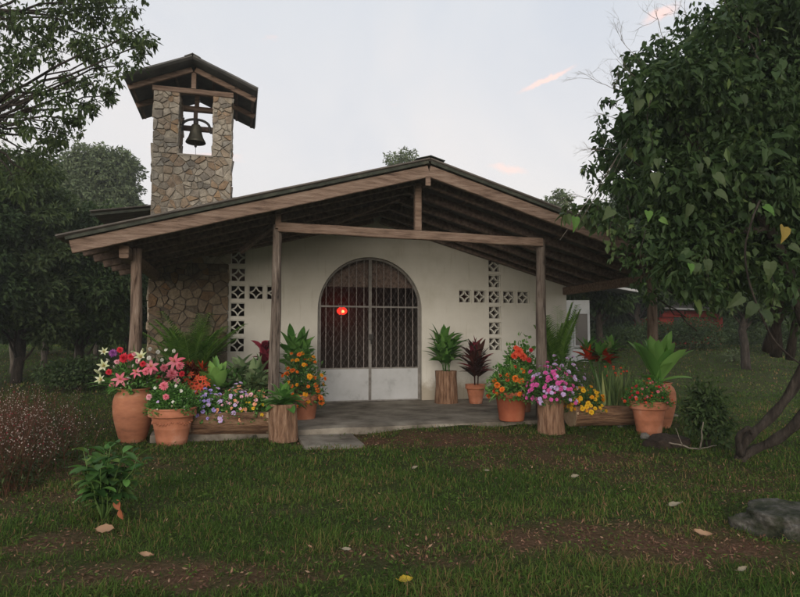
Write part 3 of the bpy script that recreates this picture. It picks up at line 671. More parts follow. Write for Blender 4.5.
# bell ------------------------------------------------------------------
bc = on_y(196, 128, .42); bz_ = on_y(196, 143, .42)[2]
bell = thing('church_bell', 'dark bronze bell hanging from an arched yoke in the belfry', 'bell', (bc[0], .42, bz_))
b_ = MB(); k = ppm(bc); bw = 9.6/k; bh = 19/k
prof = [(1.0, 0), (1.02, .03), (.93, .12), (.74, .30), (.62, .5), (.56, .72), (.52, .86), (.40, .96), (.15, 1.0), (0.001, 1.0)]
lathe(b_, [(r_*bw, z*bh) for r_, z in prof] , 32); lathe(b_, [(r_*bw*.93, z*bh*.95) for r_, z in prof[:8]], 32)
b_.build('bell_body', M['bronze'], bell)
y_ = MB(); ar = 13.5/k; yz = 12/k
pts = [(-ar*1.5, 0, yz-.01), (-ar*1.02, 0, yz-.005)] + [(ar*math.cos(a), 0, yz + (bh-yz+.10)*math.sin(a)**.6) for a in np.linspace(math.pi, 0, 15)] + [(ar*1.02, 0, yz-.005), (ar*1.5, 0, yz-.01)]
tube(y_, pts, .026, 8); tube(y_, [(0, 0, bh*.98), (0, 0, bh+.10)], .045, 8); y_.build('yoke', M['iron'], bell)
for (q0, q1) in ((OX0-bc[0]+.01, -ar), (ar, OX1-bc[0]-.01)): ax = MB(); tube(ax, [(q0, 0, yz), (q1, 0, yz)], .014, 6); ax.build('axle', M['iron'], bell)
cl = MB(); tube(cl, [(0, 0, bh*.6), (0, 0, -.06)], .012, 6); lathe(cl, [(.001, -.10), (.022, -.085), (.028, -.06), (.02, -.04), (.001, -.03)], 10); cl.build('clapper', M['iron'], bell)
rp_ = MB(); tube(rp_, [(0, 0, -.1), (.004, 0, bz_*0-.2), (0, 0, OZ0+.02-bz_)], .005, 4); rp_.build('rope', M['iron'], bell); rp_ = MB(); tube(rp_, [(ar*1.15, -.03, yz+.08), (ar*1.2, -.03, yz-.08), (ar*1.45, -.03, yz-.22), (ar*1.62, -.03, yz-.30)], .008, 5); rp_.build('rope', M['iron'], bell)

# sanctuary lamp ----------------------------------------------------------
lp = on_y(342, 311, 6.6)
m, nt = newmat('red_lamp_glass'); em = N(nt, 'ShaderNodeEmission', i_Color=(1, .035, .02, 1), i_Strength=1.1); o_ = N(nt, 'ShaderNodeOutputMaterial'); nt.links.new(em.outputs[0], o_.inputs[0])
m2, nt = newmat('lamp_flame'); em = N(nt, 'ShaderNodeEmission', i_Color=(1, .25, .08, 1), i_Strength=3.5); o_ = N(nt, 'ShaderNodeOutputMaterial'); nt.links.new(em.outputs[0], o_.inputs[0])
lamp = thing('sanctuary_lamp', 'red glowing lamp seen through the gate bars inside the chapel', 'lamp', lp)
l_ = MB(); lathe(l_, [(.001, -.12), (.09, -.11), (.15, -.06), (.17, .0), (.15, .06), (.09, .11), (.05, .13), (.001, .13)], 20); l_.build('lamp_shade', m, lamp)
l_ = MB(); lathe(l_, [(.001, -.05), (.055, -.03), (.06, .02), (.03, .05), (.001, .06)], 12, c=(.0, -.125, -.02)); l_.build('flame', m2, lamp)
l_ = MB(); box(l_, -.03, .03, .1, .395, -.03, .03); l_.build('bracket', M['iron'], lamp)
L = bpy.data.lights.new('lamp_light', 'POINT'); L.color = (1, .06, .03); L.energy = 1.8; L.shadow_soft_size = .12
lo = bpy.data.objects.new('lamp_light', L); COL.objects.link(lo); lo.location = (lp[0], lp[1]-.45, lp[2])

# ------------------------------------------------------------------ plant kit (everything local to the plant's own base)
def blade(mb, p, d, L, W, droop=.3, n=5, prof='lance', mi=0, rnd=None, roll=0.0, fold=.18):
    p = Vector(p); d = Vector(d).normalized(); side = d.cross(Vector((0, 0, 1)))
    if side.length < 1e-3: side = Vector((1, 0, 0))
    side.normalize()
    if roll: side.rotate(Matrix.Rotation(roll, 3, d))
    V = []; cur = p.copy(); dd = d.copy()
    for i in range(n+1):
        t = i/n
        w = {'lance': math.sin(math.pi*min(1, t**.75*.98+.02))**.8, 'oval': math.sin(math.pi*min(1, t*.97+.03))**.6, 'sword': (1-t**4)*(.55+.45*math.sin(math.pi*min(1, t+.2))), 'strap': (1-t**3)*min(1, .35+t*3), 'obov': math.sin(math.pi*t**1.6*.98+.02)**.7 if t < .99 else 0}[prof] if 0 < t < 1 or prof == 'sword' else (0.0 if t >= 1 else .12)
        if t >= 1: w = 0
        up = side.cross(dd).normalized(); w *= W/2
        V += [cur - side*w + up*w*fold*2, cur.copy(), cur + side*w + up*w*fold*2]
        cur = cur + dd*(L/n); dd = (dd + Vector((0, 0, -1))*droop/n*1.6).normalized()
        side = (side - dd*side.dot(dd)).normalized()
    F_ = [(i*3+s, i*3+s+1, (i+1)*3+s+1, (i+1)*3+s) for i in range(n) for s in (0, 1)]
    mb.add([tuple(v) for v in V], F_, mi, random.random() if rnd is None else rnd, True)
def rdir(az, el): return Vector((math.cos(az)*math.cos(el), math.sin(az)*math.cos(el), math.sin(el)))
def rosette(mb, p, n, L, W, el0=80, el1=20, droop=.5, prof='lance', mi=0, segs=6, var=.2, az0=None):
    az = random.uniform(0, 6.28) if az0 is None else az0
    for i in range(n):
        t = i/max(1, n-1); el = R(el0 + (el1-el0)*t + random.uniform(-8, 8)); az += 2.4
        blade(mb, p, rdir(az, el), L*(1+random.uniform(-var, var))*(1-.1*(1-t)), W*random.uniform(.8, 1.15), droop*random.uniform(.6, 1.3), segs, prof, mi, roll=random.uniform(-.4, .4))
def cane_plant(mb, p, w, h, canes, per, LW, mi=0, droop=.5, stem_mi=None, lo=.45):
    for i in range(canes):
        a = 6.28*i/canes+random.uniform(-.4, .4); r = w*.12*random.random()
        top = Vector(p) + Vector((math.cos(a)*w*.22*random.random(), math.sin(a)*w*.22*random.random(), h*random.uniform(lo, .82)))
        b = Vector(p)+Vector((math.cos(a)*r, math.sin(a)*r, 0))
        tube(mb, [b, (b+top)/2+Vector((0, 0, 0)), top], .007, 5, mi if stem_mi is None else stem_mi, .3)
        for k in range(per):
            t = k/per; q = b.lerp(top, .35+.65*t); 
            blade(mb, q, rdir(a+2.4*k+i, R(random.uniform(10, 50)+35*t)), LW[0]*random.uniform(.75, 1.2), LW[1]*random.uniform(.8, 1.1), droop, 5, 'lance', mi, roll=random.uniform(-.5, .5))
def palm_plant(mb, w, h, nf, mi=0, base=(0, 0, 0), lw=.022, e0=62):
    for i in range(nf):
        az = 2.4*i+random.uniform(-.3, .3); el = R(random.uniform(e0, 89)); L = h*random.uniform(.55, 1.05)
        d = rdir(az, el); cur = Vector(base)+Vector((random.uniform(-.04, .04), random.uniform(-.04, .04), 0)); pts = [cur.copy()]; dirs = [d.copy()]; dr = random.uniform(.15, .7)*(w/h)
        for k in range(10):
            cur = cur+d*(L/10); d = (d+Vector((math.cos(az)*.05*w*2, math.sin(az)*.05*w*2, -1*.035*dr*(k/4)))).normalized(); pts.append(cur.copy()); dirs.append(d.copy())
        tube(mb, pts, [.007*(1-.07*k) for k in range(11)], 4, mi, .5)
        for k in range(5, 34):
            t = k/34*10; j = min(9, int(t)); q = pts[j].lerp(pts[j+1], t-j); dd = dirs[j]; s_ = dd.cross(Vector((0, 0, 1)))
            if s_.length < .01: s_ = Vector((1, 0, 0))
            s_.normalize(); ll = min(h*.26, .3)*math.sin(math.pi*min(1, .22+.68*k/34))
            for sg in (-1, 1): blade(mb, q, (s_*sg*.9+dd*.8+Vector((0, 0, .12))), ll*random.uniform(.85, 1.1), lw, .55, 4, 'lance', mi)
def leafmound(mb, rx, ry, rz, n, L, W, mi=0, c=(0, 0, 0), inner=.45):
    n = int(n*1.3)
    """dome of small leaves"""
    az = rng.uniform(0, 2*np.pi, n); ze = rng.uniform(-.15, 1, n); r = rng.uniform(inner, 1, n)**.5; q = np.sqrt(1-np.clip(ze, -1, 1)**2)
    nn = np.stack([np.cos(az)*q, np.sin(az)*q, ze], 1); L = L*1.5; W = W*1.9
    bump_ = 1+.16*np.sin(az*5+ze*6)+.08*np.sin(az*11-ze*9)
    P = nn*np.array([rx, ry, rz])*(r*bump_)[:, None]+np.array(c)
    D = nn+rng.normal(0, .6, (n, 3))+np.array([0, 0, .15]); D /= np.linalg.norm(D, axis=1)[:, None]
    U = nn*.5+np.array([0, 0, .8])+rng.normal(0, .35, (n, 3)); U -= D*(U*D).sum(1)[:, None]; U /= np.linalg.norm(U, axis=1)[:, None]
    V_, F_ = leaf_geo(P, D, U, L*rng.uniform(.6, 1.3, n), W*rng.uniform(.7, 1.2, n), .1)
    mb.add(V_, F_, mi, np.repeat(rng.random(n), 2))
# flowers: small shared meshes, about unit size (radius 1), facing +z
def fl_disc(layers, core_r, mats, wave=.15):
    mb = MB()
    for (n, r, w, z, el) in layers:
        for i in range(n):
            a = 6.283*i/n+random.uniform(-.1, .1)+z
            blade(mb, (0, 0, z), rdir(a, R(el)), r*random.uniform(.88, 1.08), w, .15, 4, 'obov', 0, roll=random.uniform(-wave, wave))
    lathe(mb, [(.001, .16*core_r+.12), (core_r*.7, .10*core_r+.1), (core_r, .03), (core_r*.8, -.05)], 10, 1)
    return mb.mesh('flower', mats)
def fl_pom(mats):
    mb = MB()
    for j, (n, r, el) in enumerate(((12, 1.0, 5), (11, .92, 28), (9, .75, 50), (6, .55, 72))):
        for i in range(n): blade(mb, (0, 0, .05*j), rdir(6.283*i/n+j*.37, R(el)), r*random.uniform(.85, 1.1), .42, .3, 3, 'obov', 0, roll=random.uniform(-.4, .4))
    return mb.mesh('flower', mats)
def fl_lily(mats, el=32, n=6, w=.42):
    mb = MB()
    for i in range(n): blade(mb, (0, 0, -.35), rdir(6.283*i/n, R(el+random.uniform(-6, 6))), 1.35*random.uniform(.92, 1.05), w, .95, 7, 'lance', 0, fold=.12)
    for i in range(5): tube(mb, [(0, 0, -.3), (.22*math.cos(i*1.26), .22*math.sin(i*1.26), .45)], .025, 4, 1)
    return mb.mesh('flower', mats)
def fl_bud(mats):
    mb = MB(); lathe(mb, [(.001, -1), (.16, -.7), (.24, -.1), (.2, .5), (.06, .95), (.001, 1)], 8, 0, rough=.2); return mb.mesh('bud', mats)
def fl_pansy(mats):
    mb = MB()
    for a, r, w in ((90, .8, .85), (150, .8, .8), (30, .8, .8), (215, .85, .8), (325, .85, .8)): blade(mb, (0, 0, .02), rdir(R(a), R(12)), r, w, .1, 4, 'obov', 0)
    lathe(mb, [(.001, .12), (.2, .06), (.26, .03)], 8, 1); return mb.mesh('flower', mats)
FL = {
 'lily_pink': fl_lily([M['fl_pink'], M['fl_core']]), 'lily_white': fl_lily([M['fl_cream'], M['fl_core']], 64, w=.42), 'lily_red': fl_lily([M['fl_redor'], M['fl_core']], 25, 7),
 'bud_white': fl_bud([M['fl_white']]), 'bud_cream': fl_bud([M['fl_cream']]),
 'rose_red': fl_pom([M['fl_red']]), 'rose_pink': fl_pom([M['fl_pink']]), 'rose_pale': fl_pom([M['fl_rose']]), 'pom_orange': fl_pom([M['fl_orange']]), 'pom_redor': fl_pom([M['fl_redor']]), 'pom_yellow': fl_pom([M['fl_yellow']]), 'pom_gold': fl_pom([M['fl_goldor']]), 'pom_white': fl_pom([M['fl_white']]), 'pom_violet': fl_pom([M['fl_violet']]),
 'pan_purple': fl_pansy([M['fl_purple'], M['fl_dark']]), 'pan_lilac': fl_pansy([M['fl_lilac'], M['fl_core']]), 'pan_peach': fl_pansy([M['fl_peach'], M['fl_core']]), 'pan_rose': fl_pansy([M['fl_rose'], M['fl_dark']]), 'pan_yellow': fl_pansy([M['fl_yellow'], M['fl_dark']]), 'pan_white': fl_pansy([M['fl_white'], M['fl_core']]),
 'mum': fl_disc([(14, 1, .34, .02, 10), (12, .75, .3, .1, 35)], .3, [M['fl_magenta'], M['fl_core']]), 'mum_lilac': fl_disc([(14, 1, .34, .02, 10), (12, .75, .3, .1, 35)], .3, [M['fl_lilac'], M['fl_core']]),
}
def flower(par, kind, p, r, face=None):
    o = bpy.data.objects.new('bud' if 'bud' in kind else 'flower', FL[kind]); COL.objects.link(o); o.parent = par
    o.location = [float(c) for c in p]; o.scale = (r, r, r)
    d = Vector(face if face is not None else (0, -.6, .8)).normalized(); q = d.to_track_quat('Z', 'Y'); q = q @ Matrix.Rotation(random.uniform(0, 6.28), 3, 'Z').to_quaternion()
    o.rotation_mode = 'QUATERNION'; o.rotation_quaternion = q
    return o
def flowers_dome(par, kinds, n, rx, ry, rz, c, r, lo=.05, sep=1.5, off=.98):
    pts = []; tries = 0; back = (CAM - np.array(par.location)); back = back/np.linalg.norm(back)
    while len(pts) < n and tries < n*40:
        tries += 1; az = random.uniform(0, 6.283); ze = random.uniform(lo, 1); q = math.sqrt(1-ze*ze); nn = Vector((math.cos(az)*q, math.sin(az)*q, ze))
        if nn.x*back[0]+nn.y*back[1] < -.35: continue
        b = 1+.16*math.sin(az*5+ze*6)+.08*math.sin(az*11-ze*9)
        p = Vector((nn.x*rx, nn.y*ry, nn.z*rz))*off*b*random.uniform(.94, 1.06)+Vector(c)
        if any((p-q_).length < r*sep for q_ in pts): continue
        pts.append(p); k = random.choice(kinds) if isinstance(kinds, list) else kinds
        flower(par, k, p, r*random.uniform(.55, 1.25), (nn.x+back[0]*.35+random.uniform(-.3, .3), nn.y+back[1]*.35+random.uniform(-.3, .3), nn.z*.8+.25))
# containers
def pot_classic(par, r, h, mat):
    mb = MB(); n = 40
    prof = [(.001, 0), (.60, 0), (.62, .02), (.645, .10), (.66, .12), (.665, .14), (.66, .16), (.74, .42), (.755, .44), (.76, .46), (.755, .48), (.86, .74), (.87, .76), (.99, .77), (1.0, .79), (1.0, .90), (.985, .95), (1.02, .965), (1.03, .985), (1.0, 1.0), (.93, 1.0), (.90, .96), (.86, .80)]
    lathe(mb, [(a*r, b*h) for a, b in prof], n); o = mb.build('pot', mat, par)
    s_ = MB(); lathe(s_, [(.001, .93*h), (.5*r, .93*h), (.905*r, .9*h)], 24, rough=.03); s_.build('soil', M['soil'], par)
    return o
def pot_relief(par, r, h, mat):
    """raised garland round the pot face"""
    for s in range(5):
        mb = MB(); a0 = 6.283*s/5
        pts = []
        for i in range(13):
            t = i/12; a = a0+t*1.05; z = h*(.64-.07*math.sin(math.pi*t)); rr = r*(.835-.02*math.sin(math.pi*t)); pts.append((rr*math.cos(a), rr*math.sin(a), z))
        for i, p in enumerate(pts): lathe(mb, [(.001, -.011), (.012, 0), (.001, .011)], 6, c=(p[0], p[1], p[2]+(.01 if i % 2 else -.005)))
        mb.build('garland_relief', mat, par)
def pot_plain(par, r, h, mat, taper=.68):
    mb = MB(); prof = [(.001, 0), (taper, 0), (taper+.03, .04), (.93, .80), (.98, .81), (1.0, .83), (1.0, .97), (.97, 1.0), (.91, 1.0), (.88, .93)]
    lathe(mb, [(a*r, b*h) for a, b in prof], 40); mb.build('pot', mat, par)
    s_ = MB(); lathe(s_, [(.001, .94*h), (.5*r, .95*h), (.89*r, .92*h)], 24, rough=.03); s_.build('soil', M['soil'], par)
def pot_jar(par, r, h, mat):
    mb = MB(); prof = [(.001, 0), (.60, 0), (.62, .02), (.74, .15), (.88, .35), (.97, .52), (1.0, .66), (.985, .78), (.90, .88), (.76, .935), (.72, .95), (.74, .965), (.80, .98), (.80, 1.0), (.72, 1.0), (.66, .95)]
    prof = [(a+(.008 if abs(b-.56) < .05 else 0), b) for a, b in prof]
    lathe(mb, [(a*r, b*h) for a, b in prof], 48); mb.build('pot', mat, par)
    s_ = MB(); lathe(s_, [(.001, .97*h), (.4*r, .97*h), (.68*r, .955*h)], 24, rough=.03); s_.build('soil', M['soil'], par)
def stump_pot(par, r, h, seed=0):
    mb = MB(); K = 44; n = 14; V = []
    for i in range(n+1):
        t = i/n
        for k in range(K):
            a = 6.283*k/K; q = r*(1+.07*(1-t)**2+.12*mnoise.noise(Vector((math.cos(a)*1.5+seed, math.sin(a)*1.5, t*1.9)))-.11*max(0, mnoise.noise(Vector((math.cos(a)*5+seed, math.sin(a)*5, t*.9)))))
            V.append((q*math.cos(a), q*math.sin(a), h*t+(.012*mnoise.noise(Vector((k*.7, seed, 0))) if i == n else 0)))
    for (f, z) in ((.86, 1.0), (.84, .9)):
        for k in range(K):
            a = 6.283*k/K; V.append((r*f*math.cos(a), r*f*math.sin(a), h*z))
    m_ = n+3
    F_ = [(i*K+k, i*K+(k+1) % K, (i+1)*K+(k+1) % K, (i+1)*K+k) for i in range(m_-1) for k in range(K)]
    mb.add(V, F_, 0, .5, True); mb.build('stump', M['stump'], par)
    s_ = MB(); lathe(s_, [(.001, .95*h), (.85*r, .93*h)], 24, rough=.03); s_.build('soil', M['soil'], par)
def trough(name, label, px0, px1, ytop, ybot, feet=True, group=None):
    A = on_z((px0+px1)/2, ybot-2); ctr = A + f0*.14; k = ppm(ctr); L = (px1-px0)/k; h = (ybot-ytop)/k; r = h*.52
    t = thing(name, label, 'planter', (ctr[0], ctr[1], 0), -YAW*.35, group); mb = MB(); K = 28; n = 24; V = []
    zc = r+.045
    # half-hollow log along x: outer arc from -200deg..20deg and inner arc
    for i in range(n+1):
        x = -L/2+L*i/n
        for (rr, k0) in ((1, 0), (.80, 1)):
            for q in range(K+1):
                a = math.pi*(1.0+(-.14+1.28*q/K)) if k0 == 0 else math.pi*(1.0+(-.10+1.20*(1-q/K)))
                s_ = r*rr*(1+(.07*mnoise.noise(Vector((x*2.5, math.cos(a)*1.3, math.sin(a)*1.3+px0)))-.09*max(0, mnoise.noise(Vector((x*1.1, math.cos(a)*4.5, math.sin(a)*4.5+px0)))) if k0 == 0 else 0))
                V.append((x, s_*math.cos(a)*1.05, zc+s_*math.sin(a)))
    W = 2*(K+1)
    F_ = [(i*W+q, (i+1)*W+q, (i+1)*W+(q+1) % W, i*W+(q+1) % W) for i in range(n) for q in range(W)]
    mb.add(V, F_, 0, .5, True); mb.build('log', M['log'], t)
    for s_ in (-1, 1):
        e = MB(); VV = [(s_*(L/2-.025), .0, zc)]
        ring = [(s_*(L/2+.004), .985*r*math.cos(math.pi*(1-.13+1.26*q/K))*1.05, zc+.985*r*math.sin(math.pi*(1-.13+1.26*q/K))) for q in range(K+1)]
        inn = [(s_*(L/2-.03), p[1], p[2]) for p in ring]
        V2 = ring+inn; m_ = K+1; F2 = [tuple(range(m_)), tuple(range(2*m_-1, m_-1, -1))]+[(q, q+1, m_+q+1, m_+q) for q in range(K)]+[(K, 0, m_, m_+K)]
        e.add(V2, F2, 0, .5); e.build('end_face', M['cutwood'], t)
    s_ = MB(); box(s_, -L/2+.04, L/2-.04, -r*.78, r*.78, zc-.02, zc+r*.28); s_.build('soil', M['soil'], t)
    if feet:
        for q in (-.32, .30):
            s_ = MB(); rock(s_, (L*q, -.02, .015), .075, .09, .05, seed=q*9); s_.build('support_stone', M['rock'], t)
    return t, L, r, zc, k
def rock(mb, c, rx, ry, rz, seed=0, nu=18, nv=12, smooth=True, box_=.75):
    V = []
    for j in range(nv+1):
        ph = math.pi*j/nv
        for i in range(nu):
            a = 6.283*i/nu; d = Vector((math.sin(ph)*math.cos(a), math.sin(ph)*math.sin(a), math.cos(ph)))
            q = 1+.26*mnoise.noise(d*1.4+Vector((seed*3.1, 0, 0)))+.14*mnoise.noise(d*3.3+Vector((seed*3.1, 5, 0)))+.06*mnoise.noise(d*9)+.03*mnoise.noise(d*22)
            d2 = Vector([math.copysign(abs(u)**box_, u) for u in d]); V.append((c[0]+rx*d2.x*q, c[1]+ry*d2.y*q, c[2]+rz*d2.z*q))
    F_ = [(j*nu+i, (j+1)*nu+i, (j+1)*nu+(i+1) % nu, j*nu+(i+1) % nu) for j in range(nv) for i in range(nu)]
    mb.add(V, F_, 0, .5, smooth)

def px_thing(name, label, cat, px, py, z=0.0, group=None, push=0.0):
    """py: image row where the front foot of the pot meets the ground at height z"""
    p = on_z(px, py, z) + f0*push; p[2] = z
    return thing(name, label, cat, p, 0, group), ppm(p)
GP = 'potted plants along the porch'
# a. tall jar with lilies -------------------------------------------------
t, k = px_thing('potted_lilies', 'tall terracotta jar of white and pink lilies at the far left', 'potted plant', 126, 444, push=.2, group=GP)
h = 53/k; r = 19.5/k; pot_jar(t, r, h, M['terra_jar'])
fo = MB()
for i in range(60):
    az = random.uniform(0, 6.28); el = R(random.uniform(15, 85)); blade(fo, (random.uniform(-.08, .08), random.uniform(-.08, .08), h*.96), rdir(az, el), random.uniform(25, 50)/k, .035, .5, 6, 'lance', roll=random.uniform(-.5, .5))
for i in range(22):
    az = random.uniform(0, 6.28); top = rdir(az, R(random.uniform(40, 85)))*random.uniform(22, 36)/k
    tube(fo, [(0, 0, h*.95), (top.x*.4, top.y*.4, h*.95+top.z*.55), (top.x, top.y, h*.95+top.z)], .005, 4)
    for q in range(12): blade(fo, (top.x*q/12, top.y*q/12, h*.95+top.z*q/12), rdir(q*2.4, R(random.uniform(5, 50))), random.uniform(9, 15)/k, .022, .4, 4, 'lance')
leafmound(fo, 26/k, 24/k, 24/k, 420, .05, .022, c=(0, 0, h*.98))
fo.build('foliage', M['green'], t)
def imgflower(t, kind, px, py, rpx, k, dy=-.05, face=None):
    """flower whose centre stands at a given height and side of the plant"""
    base = np.array(t.location); dd = dist(base)+dy; p = at(px, py, dd)-base
    flower(t, kind, p, rpx/k, face if face is not None else (random.uniform(-.5, .5)-.15, -.9, random.uniform(.1, .6)))
for (kd, x, y, rr) in (('lily_pink', 120, 379, 7), ('lily_pink', 151, 366, 7.5), ('rose_red', 124, 358, 5.5), ('rose_red', 131, 357, 4), ('pom_violet', 113, 353, 4.5), ('rose_red', 120, 350, 3.5), ('lily_white', 104, 366, 7), ('lily_white', 101, 380, 6), ('lily_white', 141, 357, 7), ('lily_white', 104, 352, 5), ('bud_white', 128, 384, 4), ('bud_white', 129, 378, 3.5), ('bud_white', 114, 367, 4), ('bud_cream', 98, 372, 6), ('bud_cream', 100, 383, 5), ('rose_pale', 138, 361, 3.2), ('bud_cream', 133, 352, 5), ('bud_cream', 143, 350, 5), ('rose_pale', 134, 354, 2.6)):
    imgflower(t, kd, x, y, rr, k, -.22)
for (kd, x, y, rr) in (('rose_pink', 146, 372, 4), ('rose_red', 109, 372, 3.5), ('lily_pink', 136, 372, 5.5), ('rose_pale', 117, 362, 3), ('bud_white', 133, 366, 4), ('bud_white', 108, 360, 4), ('rose_red', 143, 364, 3.5), ('bud_cream', 121, 388, 3.5), ('rose_pink', 112, 385, 3), ('pom_white', 149, 358, 2.5)): imgflower(t, kd, x, y, rr, k, -.24)
# b. rimmed pot with green mound -------------------------------------------
t, k = px_thing('potted_petunias', 'rimmed terracotta pot with relief garland and a low green mound of pink blooms', 'potted plant', 166, 447, push=.2, group=GP)
h = 37/k; r = 23/k; pot_classic(t, r, h, M['terra']); pot_relief(t, r, h, M['terra'])
fo = MB(); leafmound(fo, 24/k, 22/k, 24/k, 3200, .028, .013, c=(0, 0, h*.93)); leafmound(fo, 18/k, 18/k, 19/k, 500, .05, .02, c=(0, 0, h*.93)); fo.build('foliage', M['green'], t)
for (kd, x, y, rr) in (('rose_pink', 164, 386, 5), ('rose_pale', 149, 397, 3.4), ('rose_pink', 166, 397, 3.6), ('pan_white', 155, 388, 2), ('pan_white', 173, 402, 2), ('pan_white', 181, 391, 2.2), ('pan_lilac', 158, 402, 2), ('pan_white', 176, 386, 2)): imgflower(t, kd, x, y, rr, k, -.27)
flowers_dome(t, ['pan_white', 'pan_rose'], 16, 24/k, 22/k, 24/k, (0, 0, h*.93), .013)
# c. pot behind: rose bush with pink blooms
t, k = px_thing('potted_rose_bush', 'leafy bush with large pink blooms in a pale pot between the left post and palm', 'potted plant', 166, 424, .12, push=.0, group=GP)
h = 28/k; r = 17/k; pot_plain(t, r, h, M['terra'])
fo = MB()
for i in range(15):
    az = random.uniform(0, 6.28); tp = rdir(az, R(random.uniform(50, 85)))*random.uniform(26, 48)/k; pts = [(0, 0, h*.95), (tp.x*.5, tp.y*.5, h+tp.z*.5), (tp.x, tp.y, h+tp.z)]; tube(fo, pts, .004, 4)
leafmound(fo, 23/k, 20/k, 36/k, 1100, .05, .026, c=(0, 0, h*.95), inner=.2); fo.build('foliage', M['midleaf' if 0 else 'greendark'], t)
for (kd, x, y, rr) in (('lily_pink', 174, 361, 8.5), ('rose_pink', 172, 374, 6.5), ('rose_pink', 180, 366, 5), ('pom_white', 158, 352, 2.4), ('pom_white', 150, 349, 2.2), ('pan_white', 166, 350, 2.2), ('rose_red', 158, 378, 3.2), ('pom_white', 145, 383, 3), ('pom_white', 162, 360, 2), ('rose_pink', 164, 368, 4.5), ('rose_red', 182, 374, 3.5), ('lily_pink', 161, 379, 5), ('rose_pale', 177, 381, 3.5), ('rose_pink', 153, 372, 3.5), ('rose_red', 168, 383, 3), ('pom_white', 174, 351, 2.2)): imgflower(t, kd, x, y, rr, k, -.25)
# d. croton / bromeliad
t, k = px_thing('potted_croton', 'low bushy plant with red and orange leaves left of the lime green hosta', 'potted plant', 193, 420, .12, push=-.1, group=GP)
h = 26/k; pot_plain(t, 15/k, h, M['terra'])
fo = MB()
for i in range(9):
    a = i*2.4; q = (math.cos(a)*10/k*(i > 0), math.sin(a)*8/k*(i > 0), h+random.uniform(8, 26)/k); tube(fo, [(0, 0, h*.9), q], .006, 4, 1); rosette(fo, q, 16, 13/k, .036, 75, 5, .5, 'oval', random.choice([0, 0, 1]))
fo.build('foliage', [M['croton'], M['crotondark']], t)
for (x, y, rr) in ((186, 388, 5), (192, 384, 5), (200, 386, 5), (207, 383, 4), (187, 380, 4), (182, 384, 4), (197, 378, 4), (203, 378, 3.5), (190, 374, 3.5), (196, 390, 4), (180, 391, 3.5)): imgflower(t, 'lily_red', x, y, rr, k, -.25)
# e. areca palm
t, k = px_thing('potted_palm', 'tall feathery palm in front of the stone wall', 'potted plant', 182, 417, .12, group=GP, push=.35)
h = 24/k; pot_plain(t, 17/k, h, M['terra_red']); fo = MB(); palm_plant(fo, 44/k, 88/k, 34, base=(0, 0, h*.9+6/k), lw=.032); cane_plant(fo, (0, 0, h*.9), 30/k, 40/k, 8, 4, (26/k, 3/k), 0); fo.build('foliage', M['palm'], t)
# f. lime hosta
t, k = px_thing('potted_hosta', 'bright lime green plant with broad upright leaves behind the pansies', 'potted plant', 214, 420, .12, group=GP)
h = 26/k; pot_plain(t, 14/k, h, M['terra']); fo = MB(); rosette(fo, (0, 0, h*.95), 22, 38/k, 11/k, 87, 42, .45, 'oval', segs=8); fo.build('foliage', M['lime'], t)
# g. variegated pair + small bush
t, k = px_thing('potted_dumb_cane', 'grey green variegated leafy plant just right of the lime green hosta', 'potted plant', 235, 420, .12, group=GP, push=.15)
h = 22/k; pot_plain(t, 15/k, h, M['terra']); fo = MB(); cane_plant(fo, (0, 0, h*.9), 40/k, 42/k, 8, 10, (20/k, 8/k), 0); leafmound(fo, 20/k, 18/k, 30/k, 200, .09, .035, 1, c=(0, 0, h)); fo.build('foliage', [M['varieg'], M['greendark']], t)
t, k = px_thing('potted_pothos', 'bushy variegated plant under the burgundy leaves left of the second post', 'potted plant', 256, 420, .12, group=GP)
h = 18/k; pot_plain(t, 14/k, h, M['terra']); fo = MB(); cane_plant(fo, (0, 0, h*.9), 40/k, 44/k, 9, 9, (18/k, 7/k), 0); leafmound(fo, 19/k, 17/k, 24/k, 500, .05, .022, 1, c=(0, 0, h)); fo.build('foliage', [M['varieg'], M['midleaf']], t)
# l. burgundy plant
t, k = px_thing('potted_burgundy_plant', 'burgundy leaved plant against the cream wall left of the second post', 'potted plant', 264, 410, .12, group=GP, push=.2)
h = 24/k; pot_plain(t, 12/k, h, M['terra_red']); fo = MB(); cane_plant(fo, (0, 0, h*.9), 34/k, 52/k, 7, 12, (15/k, 7/k), 0); fo.build('foliage', M['burg'], t)
# k. dumb cane right of post
t, k = px_thing('potted_tall_dumb_cane', 'tall plant with broad green leaves standing beside the left gate jamb', 'potted plant', 296, 410, .12, group=GP, push=.1)
h = 26/k; pot_plain(t, 13/k, h, M['terra_red']); fo = MB(); cane_plant(fo, (0, 0, h*.9), 36/k, 58/k, 7, 11, (22/k, 8.5/k), 0, droop=.4); cane_plant(fo, (-.05, -.1, h*.9), 24/k, 38/k, 4, 8, (17/k, 7/k), 1); fo.build('foliage', [M['green'], M['varieg']], t)
# j. orange marigold bush
t, k = px_thing('potted_orange_marigolds', 'terracotta pot spilling orange blooms right of the left stump planter', 'potted plant', 300, 428, .0, push=.25, group=GP)
h = 32/k; pot_plain(t, 16/k, h, M['terra']); fo = MB(); leafmound(fo, 20/k, 19/k, 44/k, 1700, .045, .016, c=(0, 0, h*.85), inner=.2); fo.build('foliage', M['greendark'], t)
flowers_dome(t, ['pom_orange', 'pom_orange', 'pom_gold'], 44, 20/k, 19/k, 44/k, (0, 0, h*.85), 3.1/k, lo=-.1, sep=1.7)
